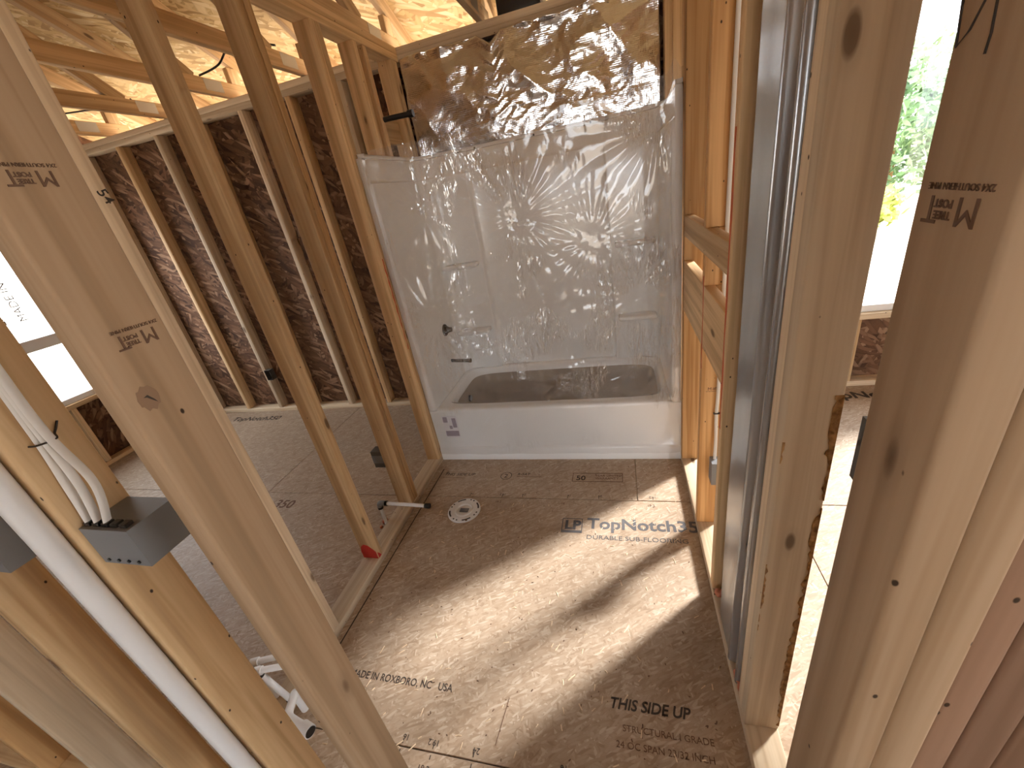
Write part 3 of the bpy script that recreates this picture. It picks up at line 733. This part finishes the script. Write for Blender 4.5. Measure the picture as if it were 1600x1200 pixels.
# tub: apron, deck, basin as one moulded skin
bm = bmesh.new()
NB = 72
def sup(cx, cy, hx, hy, e, z):
    out = []
    for k in range(NB):
        a = 2*PI*k/NB; c, s = math.cos(a), math.sin(a)
        out.append(bm.verts.new((cx+hx*math.copysign(abs(c)**(2/e), c), cy+hy*math.copysign(abs(s)**(2/e), s), z)))
    return out
loops = []
outer = []
for k in range(NB):
    a = 2*PI*k/NB; c, s = math.cos(a), math.sin(a); m_ = max(abs(c)/0.72, abs(s)/0.34)
    outer.append(bm.verts.new((W/2+c/m_, 0.37+s/m_, 0.39)))
loops.append(outer)
loops.append(sup(0.77, 0.368, 0.690, 0.300, 8, 0.392))
loops.append(sup(0.77, 0.368, 0.676, 0.290, 7, 0.388))
loops.append(sup(0.77, 0.368, 0.665, 0.280, 7, 0.370))
loops.append(sup(0.77, 0.370, 0.63, 0.255, 6, 0.25))
loops.append(sup(0.77, 0.375, 0.57, 0.215, 5, 0.12))
loops.append(sup(0.77, 0.375, 0.53, 0.18, 4, 0.085))
loops.append(sup(0.77, 0.375, 0.20, 0.08, 3, 0.08))
for a, b in zip(loops, loops[1:]):
    for k in range(NB): bm.faces.new((a[k], a[(k+1) % NB], b[(k+1) % NB], b[k]))
bm.faces.new(loops[-1])
tub = bm_obj('tub', bm, 'gel', unit, sharp=0.9)
bm = bmesh.new(); prof = [(0.003, 0.0), (0.0, 0.008), (0.0, 0.085), (0.004, 0.092), (0.014, 0.100), (0.010, 0.35), (0.004, 0.368), (0.006, 0.382), (0.014, 0.389), (0.035, 0.3905)]
xs_ = [0.0, 0.02, 0.05, 0.3, 0.6, 0.9, 1.2, 1.474, 1.504, 1.524]; g = []
for y, z in prof:
    g.append([bm.verts.new((x, y if 0.03 < x < 1.49 else min(y, 0.006), z)) for x in xs_])
for a, b in zip(g, g[1:]):
    for k in range(len(xs_)-1): bm.faces.new((a[k], a[k+1], b[k+1], b[k]))
ap = bm_obj('apron', bm, 'gel', unit, sharp=0.9)
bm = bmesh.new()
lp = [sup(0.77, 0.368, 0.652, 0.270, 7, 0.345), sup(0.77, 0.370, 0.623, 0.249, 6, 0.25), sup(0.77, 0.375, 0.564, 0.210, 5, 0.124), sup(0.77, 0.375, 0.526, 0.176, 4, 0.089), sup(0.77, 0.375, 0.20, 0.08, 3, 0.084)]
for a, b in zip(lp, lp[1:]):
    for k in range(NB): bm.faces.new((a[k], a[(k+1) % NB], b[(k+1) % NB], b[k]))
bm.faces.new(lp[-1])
bm_obj('basin_inside', bm, 'basin_brown', unit, sharp=0.9)['label'] = 'dull brown inside of the basin'
# soap shelves
for x0, x1, z in ((0.07, 0.31, 1.185), (0.07, 0.31, 0.715), (1.214, 1.454, 1.185), (1.214, 1.454, 0.715)):
    bm = bmesh.new(); bm_box(bm, (x0, 0.56, z-0.03), (x1, 0.67, z), 0.014, 4)
    bm_obj('shelf', bm, 'gel', unit)
for x0, x1, z in ((0.15, 0.29, 0.545),):
    bm = bmesh.new(); bm_box(bm, (x0, 0.645, z-0.012), (x1, 0.668, z), 0.005, 2); bm_obj('ledge', bm, 'gel', unit)
# drain overflow dot
tube('overflow', [(0.140, 0.36, 0.28), (0.152, 0.36, 0.28)], 0.022, 'pvc_grey', unit, 16)
# sticker on the apron
st_ = box('paper_label', (0.075, -0.0022, 0.185), (0.175, -0.0006, 0.345), 'paper', unit); st_['label'] = 'paper label with printed blocks'
for (a, b, c, d) in ((0.080, 0.170, 0.195, 0.235), (0.080, 0.110, 0.30, 0.34), (0.115, 0.135, 0.25, 0.275), (0.14, 0.168, 0.26, 0.33)):
    box('label_print', (a, -0.0030, c), (b, -0.0022, d), 'label_ink', st_)

# shower plumbing: black valve, spout stub and shower arm
pl_ = tag(empty('shower_plumbing', (-0.03, 0.42, 0.4)), 'black shower valve stem, spout stub and shower arm on the tub end wall', 'shower plumbing')
tube('riser_pipe', [(-0.03, 0.42, 0.50), (-0.03, 0.42, 2.05)], 0.012, 'black', pl_)
tube('shower_arm', smooth_path([(-0.03, 0.42, 2.05), (0.02, 0.42, 2.052), (0.16, 0.425, 2.05)]), 0.014, 'black', pl_)
tube('shower_arm_cap', [(0.15, 0.4245, 2.05), (0.18, 0.4252, 2.05)], 0.019, 'black', pl_, 14)
tube('arm_fitting', [(-0.03, 0.42, 2.02), (-0.03, 0.42, 2.075)], 0.019, 'black', pl_, 14)
tube('valve_body', [(-0.03, 0.42, 0.79), (0.052, 0.42, 0.79)], 0.024, 'black', pl_, 16)
tube('valve_plate', [(0.046, 0.42, 0.79), (0.056, 0.42, 0.79)], [0.042, 0.040], 'black', pl_, 24)
tube('valve_stem', [(0.056, 0.42, 0.79), (0.075, 0.42, 0.79), (0.076, 0.42, 0.79), (0.10, 0.42, 0.79)], [0.026, 0.024, 0.018, 0.016], 'black', pl_, 16)
tube('spout_stub', [(-0.03, 0.42, 0.565), (0.19, 0.385, 0.565)], 0.012, 'black', pl_, 14)
tube('spout_cap', [(0.185, 0.3857, 0.565), (0.205, 0.383, 0.565)], 0.015, 'black', pl_, 14)

# clear protective film stretched over the front of the unit
NX, NZ = 150, 190
V, F = [], []
def ridge(x, z, cx, cz, n_, amp, rad, ph):
    dx, dz = x-cx, z-cz; r_ = math.hypot(dx, dz)
    a = math.atan2(dz, dx); return amp*math.exp(-(r_/rad)**2)*abs(math.sin(n_*a+ph))*min(1, r_*8)
anch = [(0.22, 0.98, 11, 0.016, 0.30, 0.3), (0.80, 0.60, 13, 0.014, 0.25, 1.1), (1.30, 1.02, 9, 0.012, 0.25, 2.0), (0.36, 0.46, 10, 0.014, 0.18, 0.2), (0.78, 1.45, 12, 0.014, 0.32, 0.8), (1.42, 1.72, 9, 0.02, 0.22, 0.4), (0.30, 1.55, 8, 0.012, 0.25, 0.5), (1.05, 0.52, 14, 0.012, 0.22, 0.9), (1.12, 1.30, 11, 0.012, 0.25, 1.9)]
anch_low = [(0.30, 0.22, 12, 0.008, 0.18, 0.1), (0.75, 0.20, 13, 0.006, 0.25, 0.7), (1.25, 0.18, 11, 0.008, 0.25, 0.4)]
for j in range(NZ+1):
    for i in range(NX+1):
        x = 0.004+(W-0.008)*i/NX
        ztop = 1.86+0.012*noise.noise(Vector((x*6, 0, 5))) + (0.10*max(0, (x-1.40)/0.12)*(0.6+0.6*noise.noise(Vector((x*30, 1, 1)))) if x > 1.40 else 0)
        z = 0.055+0.006*noise.noise(Vector((x*8, 2, 0)))+(ztop-0.055)*j/NZ
        n1 = noise.noise(Vector((x*3, z*2.2, 1))); n2 = noise.noise(Vector((x*13, z*7, 4))); n3 = noise.noise(Vector((x*30+8*n1, z*14, 9)))
        edge = min(1.0, 14*min(x, W-x))
        if z > 0.42:
            y = -0.010-edge*(0.010+0.010*n1+0.005*abs(n2)+0.0022*n3)
            for A in anch: y -= ridge(x, z, *A)*0.75*edge
        else:
            k_ = 0.25+0.75*abs(z-0.25)/0.17
            y = -0.0065-edge*max(0, 0.004+0.004*n1+0.004*abs(n2)+0.0015*n3)
            for A in anch_low: y -= ridge(x, z, *A)*0.7*edge
        V.append((x, min(y, -0.0045), z))
for j in range(NZ):
    for i in range(NX):
        a = j*(NX+1)+i; F.append((a, a+1, a+NX+2, a+NX+1))
film = mesh_obj('plastic_film', V, F, 'film', smooth=True, loc=(W/2, -0.01, 0.055), sharp=1.2)
tag(film, 'clear wrinkled plastic film stretched over the front of the tub', 'plastic film')

# foil faced insulation above the surround
NX, NZ = 260, 110
V, F = [], []
for j in range(NZ+1):
    for i in range(NX+1):
        u_, v_ = i/NX, j/NZ
        x = 0.012+1.496*u_ + 0.006*noise.noise(Vector((v_*5, u_*2, 2)))*(1 if 0 < i < NX else 2)
        ztop = 2.400+0.018*noise.noise(Vector((u_*7, 0, 3)))-0.05*max(0, 1-abs(u_-0.385)/0.05)
        z = 1.868+(ztop-1.868)*v_
        n1 = noise.noise(Vector((u_*5, v_*2, 0.4))); n2 = noise.noise(Vector((u_*14, v_*7, 2.4)))
        n3 = abs(noise.noise(Vector((u_*9+n1, v_*5-n1, 7)))); n4 = abs(noise.noise(Vector((u_*24, v_*14+2*n1, 11))))
        f1 = abs(noise.noise(Vector((u_*3.2+0.5*v_, v_*1.1+u_, 7)))); f2 = abs(noise.noise(Vector((u_*6+v_*1.5, v_*2.2-u_*2, 17))))
        f3 = abs(noise.noise(Vector((u_*17-v_*3, v_*8+u_*4, 23)))); f4 = abs(noise.noise(Vector((u_*38+2*n1, v_*20, 31))))
        cr_ = max(0.0, min(1.0, 1.6-abs(u_-0.62)*3.2))
        y = 0.780-0.016*n1-0.004*n2+0.034*f1+0.018*f2+(0.001+0.007*cr_)*f3+(0.0002+0.0024*cr_)*f4-0.010*math.sin(v_*PI)
        if v_ > 0.9: y -= (v_-0.9)*0.12*abs(n2)*3
        V.append((x, min(y, 0.805), z))
for j in range(NZ):
    for i in range(NX):
        a = j*(NX+1)+i; F.append((a, a+1, a+NX+2, a+NX+1))
foil = mesh_obj('foil_insulation', V, F, 'foil', smooth=True, loc=(0.76, 0.79, 1.868), sharp=0.35)
tag(foil, 'crumpled shiny foil facing stapled above the tub surround', 'foil insulation')
md = foil.modifiers.new('thickness', 'SOLIDIFY'); md.thickness = 0.0015; md.offset = 1

# ------------------------------------------------------------------ plumbing rough-ins
fx, fy = 0.318, -0.475
tf = tag(empty('toilet_flange', (fx, fy, 0)), 'round white closet flange with slots set in the subfloor', 'toilet flange')
bm = bmesh.new(); rad = [(0.094, 0.0005), (0.094, 0.007), (0.090, 0.0095), (0.060, 0.0095), (0.054, 0.008), (0.050, 0.013), (0.045, 0.013), (0.043, 0.004), (0.040, 0.003), (0.0001, 0.003)]
prev = None
for r_, z in rad:
    cur = [bm.verts.new((fx+r_*math.cos(2*PI*k/48), fy+r_*math.sin(2*PI*k/48), z)) for k in range(48)]
    if prev:
        for k in range(48): bm.faces.new((prev[k], prev[(k+1) % 48], cur[(k+1) % 48], cur[k]))
    prev = cur
bm_obj('flange_ring', bm, 'pvc', tf)
def arc_slot(a0, a1, r0, r1, z=0.0098):
    n = 8; V = []
    for k in range(n+1):
        a = math.radians(a0+(a1-a0)*k/n); V.append((fx+r0*math.cos(a), fy+r0*math.sin(a), z))
    for k in range(n, -1, -1):
        a = math.radians(a0+(a1-a0)*k/n); V.append((fx+r1*math.cos(a), fy+r1*math.sin(a), z))
    return clip_patch('bolt_slot', V, (0, 0, 1), 'black', tf, 0.0006)
for a0 in (10, 100, 190, 280): arc_slot(a0, a0+34, 0.078, 0.086)
for a0 in (60, 75, 150, 165, 240, 255, 330, 345): arc_slot(a0, a0+6, 0.078, 0.086)
clip_patch('flange_notch', [(fx+0.030, fy-0.078, 0.0098), (fx+0.040, fy-0.087, 0.0098), (fx+0.048, fy-0.080, 0.0098), (fx+0.038, fy-0.072, 0.0098)], (0, 0, 1), 'ink_brown', tf)
box('knockout_tab', (fx-0.026, fy-0.016, 0.0036), (fx+0.026, fy+0.016, 0.0075), 'pvc_grey', tf, 0.002)

sp = tag(empty('toilet_supply_pipe', (-0.1, -0.60, 0)), 'white water stub with dark fittings sticking out of the stud wall', 'water pipe')
tube('pipe', [(-0.075, -0.60, 0.158), (0.175, -0.60, 0.148)], 0.0095, 'pvc', sp)
tube('end_cap', [(0.168, -0.60, 0.148), (0.196, -0.60, 0.1475)], 0.0135, 'black', sp, 14)
tube('elbow', smooth_path([(-0.112, -0.60, 0.125), (-0.110, -0.60, 0.150), (-0.095, -0.60, 0.160), (-0.072, -0.60, 0.158)]), 0.0135, 'pvc_grey', sp, 14)
tube('crimp_ring', [(-0.070, -0.60, 0.158), (-0.058, -0.60, 0.1575)], 0.014, 'black', sp, 14)
tube('crimp_ring', [(-0.111, -0.60, 0.132), (-0.1115, -0.60, 0.120)], 0.015, 'black', sp, 14)
tube('down_pipe', [(-0.112, -0.60, 0.122), (-0.112, -0.60, 0.0)], 0.0095, 'pvc', sp)

# vanity rough-in, seen between the near studs
vp = tag(empty('vanity_supply_pipe', (-0.03, -1.51, 0)), 'white supply risers with two stubs seen between near studs', 'water pipe')
tube('riser_pipe', [(-0.030, -1.520, 0.25), (-0.005, -1.498, 0.04)], 0.0105, 'pvc', vp)
tube('riser_pipe', [(-0.068, -1.496, 0.25), (-0.075, -1.492, 0.04)], 0.0105, 'pvc', vp)
tube('stub_pipe', [(-0.070, -1.497, 0.252), (0.11, -1.430, 0.252)], 0.0105, 'pvc', vp)
tube('stub_pipe', [(-0.032, -1.521, 0.252), (0.13, -1.470, 0.252)], 0.0105, 'pvc', vp)
tube('elbow', [(-0.075, -1.500, 0.252), (-0.050, -1.490, 0.252)], 0.0145, 'pvc', vp, 14)
tube('elbow', [(-0.036, -1.523, 0.252), (-0.012, -1.515, 0.252)], 0.0145, 'pvc', vp, 14)
tube('crimp_ring', [(-0.0285, -1.5185, 0.236), (-0.027, -1.517, 0.225)], 0.0135, 'black', vp, 14)
tube('crimp_ring', [(-0.006, -1.499, 0.055), (-0.005, -1.498, 0.045)], 0.0135, 'black', vp, 14)
vd = tag(empty('vanity_drain_pipe', (0.05, -1.55, 0)), 'white bent drain stub with an open dark end near the floor', 'drain pipe')
tube('bend', smooth_path([(0.040, -1.500, 0.10), (0.048, -1.520, 0.10), (0.062, -1.560, 0.10)]), 0.014, 'pvc', vd, 14)
tube('pipe', smooth_path([(0.060, -1.555, 0.10), (0.080, -1.572, 0.10), (0.15, -1.588, 0.10)]), 0.015, 'pvc', vd, 14)
tube('hub', [(0.145, -1.587, 0.10), (0.182, -1.596, 0.10)], 0.021, 'pvc', vd, 18)
tube('hub_opening', [(0.1815, -1.5958, 0.10), (0.1832, -1.5963, 0.10)], 0.0175, 'black', vd, 18)
tube('down_pipe', [(0.040, -1.500, 0.105), (0.040, -1.500, 0.0)], 0.014, 'pvc', vd, 14)

vent = tag(empty('vent_pipe', (0.349, -1.8135, 0)), 'bluish white vertical plastic pipe standing against the near studs', 'pipe')
tube('pipe', [(0.349, -1.8135, 0.0), (0.349, -1.8135, 2.39)], 0.0175, 'pvc', vent, 24)

# ------------------------------------------------------------------ electrical boxes and cables
def ebox(name, lo, hi, label, open_axis, mat='box_dark'):
    """single box: shell with an open face and knock-outs on top"""
    e = tag(empty(name, ((lo[0]+hi[0])/2, (lo[1]+hi[1])/2, lo[2])), label, 'electrical box', 'electrical boxes')
    ax, sg = open_axis; bm = bmesh.new(); th = 0.003
    bm_box(bm, lo, hi)
    bm.faces.ensure_lookup_table()
    nrm = Vector((0, 0, 0)); nrm['xyz'.index(ax)] = sg
    bm.normal_update()
    kill = [f_ for f_ in bm.faces if f_.normal.dot(nrm) > 0.9]
    bmesh.ops.delete(bm, geom=kill, context='FACES')
    o = bm_obj('box_shell', bm, mat, e, smooth=False, loc=[(lo[i]+hi[i])/2 for i in range(3)])
    md_ = o.modifiers.new('thickness', 'SOLIDIFY'); md_.thickness = th; md_.offset = -1
    return e
b1 = ebox('switch_box', (0.382, -1.788, 1.130), (0.490, -1.712, 1.205), 'broad grey switch box fed by three white cables', ('y', 1), 'pvc_grey')
for k in range(5): box('cable_clamp', (0.386+0.0205*k, -1.782, 1.205), (0.400+0.0205*k, -1.769, 1.212), 'black', b1, 0.001)
for k in range(4): tube('mounting_nub', [(0.400+0.023*k, -1.7882, 1.139), (0.400+0.023*k, -1.7905, 1.139)], 0.003, 'black', b1, 8)
b2 = ebox('switch_box', (-0.074, -1.772, 1.045), (0.005, -1.712, 1.165), 'grey switch box cut off by the picture edge behind the white pipe', ('y', 1), 'pvc_grey')
b3 = ebox('outlet_box', (-0.155, -0.470, 0.30), (-0.092, -0.412, 0.405), 'dark grey outlet box on the next room side of a stud', ('x', -1))
box('mounting_bracket', (-0.155, -0.472, 0.33), (-0.09, -0.470, 0.38), 'pvc_grey', b3)
b4 = ebox('outlet_box', (1.566, -0.590, 0.305), (1.625, -0.536, 0.415), 'grey outlet box fed by one cable on the sunlit stud', ('x', 1), 'pvc_grey')
b5 = ebox('outlet_box', (-2.045, 0.785, 0.35), (-1.985, 0.84, 0.45), 'small dark outlet box on the far outside wall', ('y', -1))
b6 = ebox('switch_box', (1.4575, -1.7055, 1.250), (1.51, -1.698, 1.322), 'thin dark box edge showing past the dark door jamb', ('x', 1))
def flat_cable(name, pts, label, parent_clips=(), w=0.0055, h=0.0028, group=None, wide=(0, 1, 0)):
    P = smooth_path(pts, 10); bm = bmesh.new(); rings = []
    wd = Vector(wide)
    for i, p in enumerate(P):
        tdir = (P[min(i+1, len(P)-1)]-P[max(i-1, 0)]).normalized()
        a = (wd-tdir*wd.dot(tdir)).normalized(); b = tdir.cross(a)
        rings.append([bm.verts.new(p+a*w*math.cos(2*PI*k/10)+b*h*math.sin(2*PI*k/10)) for k in range(10)])
    for a, b in zip(rings, rings[1:]):
        for k in range(10): bm.faces.new((a[k], a[(k+1) % 10], b[(k+1) % 10], b[k]))
    bm.faces.new(rings[0]); bm.faces.new(rings[-1])
    return tag(bm_obj(name, bm, 'cable', None, loc=pts[-1]), label, 'cable', group)
flat_cable('electrical_cable', [(0.3850, -1.752, 2.38), (0.3850, -1.756, 1.60), (0.3850, -1.760, 1.38), (0.388, -1.768, 1.28), (0.393, -1.776, 1.207)], 'flat white cable on the stud, outer run into the broad switch box', w=0.0062, h=0.003)
flat_cable('electrical_cable', [(0.3918, -1.750, 2.38), (0.3918, -1.754, 1.60), (0.3918, -1.757, 1.38), (0.408, -1.764, 1.28), (0.4135, -1.776, 1.207)], 'flat white cable on the stud, middle run into the broad switch box', w=0.0062, h=0.003)
flat_cable('electrical_cable', [(0.3986, -1.748, 2.38), (0.3986, -1.752, 1.60), (0.3986, -1.755, 1.38), (0.436, -1.760, 1.28), (0.434, -1.776, 1.207)], 'flat white cable on the stud, inner run into the broad switch box', w=0.0062, h=0.003)
stp = tag(empty('cable_staple', (0.384, -1.755, 1.35)), 'dark wire tie holding the white cables to the stud', 'cable staple')
tube('wire_tie', smooth_path([(0.3805, -1.772, 1.353), (0.394, -1.770, 1.353), (0.4035, -1.757, 1.353), (0.4035, -1.749, 1.354), (0.384, -1.740, 1.356), (0.382, -1.734, 1.362), (0.383, -1.728, 1.372)]), 0.0016, 'cable_dark', stp, 6)
c4 = flat_cable('electrical_cable', [(1.588, -0.5385, 2.38), (1.588, -0.5385, 1.4), (1.587, -0.5385, 0.78), (1.584, -0.5390, 0.62), (1.586, -0.542, 0.50), (1.582, -0.555, 0.408)], 'single white cable running down the sunlit stud into a grey box', w=0.0065, wide=(1, 0, 0))
st2 = tag(box('cable_staple', (1.573, -0.5435, 0.628), (1.600, -0.5352, 0.633), 'cable_dark'), 'dark staple across the single white cable', 'cable staple')
ink_stamp(midstud, (1.565, -0.5353, 0.735), (1, 0, 0), (0, 0, 1), 0.9)

# ------------------------------------------------------------------ sheet metal duct in the right wall
pl2 = [(1.606, -0.895), (1.594, -0.895), (1.594, -0.980), (1.548, -0.982)]+arc(1.548, -1.002, 0.020, 90, 180, 5)[1:]+[(1.528, -1.06), (1.5285, -1.140)]  # first points: rear leaf added up to the stud to block sun
pl2 += arc(1.533, -1.158, 0.0125, 120, 250, 8)+[(1.552, -1.178), (1.558, -1.190), (1.553, -1.210)]+arc(1.535, -1.2305, 0.0115, 100, 260, 8)+[(1.560, -1.245), (1.575, -1.272), (1.606, -1.272)]  # last points: rear edge widened to the post to block sun
bm = bmesh.new(); gz = [0.042, 0.25, 0.6, 1.0, 1.4, 1.8, 2.2, 2.385]; rr2 = []
for k, z in enumerate(gz): rr2.append([bm.verts.new((x+0.0015*math.sin(k*1.9+y*30), y, z)) for x, y in pl2])
for a, b in zip(rr2, rr2[1:]):
    for k in range(len(pl2)): bm.faces.new((a[k], a[(k+1) % len(pl2)], b[(k+1) % len(pl2)], b[k]))
duct = tag(empty('metal_duct', (1.57, -1.1, 0.038)), 'grey sheet metal duct with shiny rolled seams in the stud bay', 'duct')
bm_obj('duct_body', bm, 'galv', duct, sharp=0.8, loc=(1.57, -1.1, 0.042))

# orange foam at the plate
def foam(name, blobs, label, seed):
    bm = bmesh.new()
    for (x, y, z, a, b, c) in blobs:
        r = bmesh.ops.create_icosphere(bm, subdivisions=3, radius=1.0)
        for v in r['verts']:
            n_ = 1+0.35*noise.noise(v.co*2.2+Vector((seed, x*40, y*40)))
            v.co = Vector((x+v.co.x*a*n_, y+v.co.y*b*n_, max(z+v.co.z*c*n_, 0.0385)))
    return tag(bm_obj(name, bm, 'foam', None, sharp=1.5, loc=(blobs[0][0], blobs[0][1], 0.0385)), label, 'foam', 'orange foam blobs')
foam('sealant_foam', [(1.545, -0.918, 0.052, 0.018, 0.016, 0.016)], 'small orange foam blob on the plate at the metal duct', 1)
foam('sealant_foam', [(1.536, -1.222, 0.05, 0.010, 0.026, 0.016), (1.540, -1.256, 0.05, 0.013, 0.012, 0.022)], 'larger orange foam blob on the plate beside the bark-edged post', 2)
def foam_floor():
    bm = bmesh.new(); rnd = random.Random(3)
    for k in range(10):
        x, y = -0.115+rnd.uniform(-0.03, 0.02), -0.60+rnd.uniform(-0.03, 0.035)
        r = bmesh.ops.create_icosphere(bm, subdivisions=1, radius=1.0); s = rnd.uniform(0.006, 0.011)
        for v in r['verts']: v.co = Vector((x+v.co.x*s, y+v.co.y*s, max(s*0.7+v.co.z*s, 0.0006)))
    tag(bm_obj('foam_crumbs', bm, 'foam', None, sharp=1.5, loc=(-0.115, -0.6, 0)), 'pinkish orange foam crumbs at the foot of the water stub', 'foam', kind='stuff')
foam_floor()

# ------------------------------------------------------------------ trees outside the right window
def tree(x, y, h, rad_, label, mat='leaf', n=2600, seed=1, zb=-0.5):
    rnd = random.Random(seed); tr_ = tag(empty('tree', (x, y, zb)), label, 'tree', 'trees outside the window')
    tube('trunk', smooth_path([(x, y, zb), (x+0.1, y, zb+h*0.3), (x-0.05, y+0.1, zb+h*0.7)]), [0.16-0.006*k for k in range(17)], 'bark', tr_, 10)
    V, F = [], []
    for k in range(n):
        a, b = rnd.uniform(0, 2*PI), math.acos(rnd.uniform(-1, 1)); q = rnd.uniform(0.45, 1.0)*(1+0.35*noise.noise(Vector((math.cos(a)*2, math.sin(a)*2+seed, b*2))))
        c = Vector((x+rad_*q*math.sin(b)*math.cos(a), y+rad_*q*math.sin(b)*math.sin(a), zb+h*0.55+h*0.45*q*math.cos(b)))
        s = rnd.uniform(0.06, 0.14); d1 = Vector((rnd.gauss(0, 1), rnd.gauss(0, 1), rnd.gauss(0, 1))).normalized(); d2 = d1.orthogonal().normalized()*0.55
        b0 = len(V); V += [c-d1*s, c+d2*s, c+d1*s, c-d2*s]; F.append((b0, b0+1, b0+2, b0+3))
    mesh_obj('foliage', V, F, mat, tr_, loc=(x, y, zb))
tree(7.6, 11.0, 3.6, 1.9, 'leafy green tree beyond the window gap', seed=1, n=4200)
tree(11.5, 15.8, 4.2, 2.2, 'taller green tree standing behind the leafy one', seed=2, n=3000)
tree(6.0, 8.6, 0.95, 0.9, 'low yellow-green bush in front of the trees outside', 'leaf_yellow', 1400, seed=3)
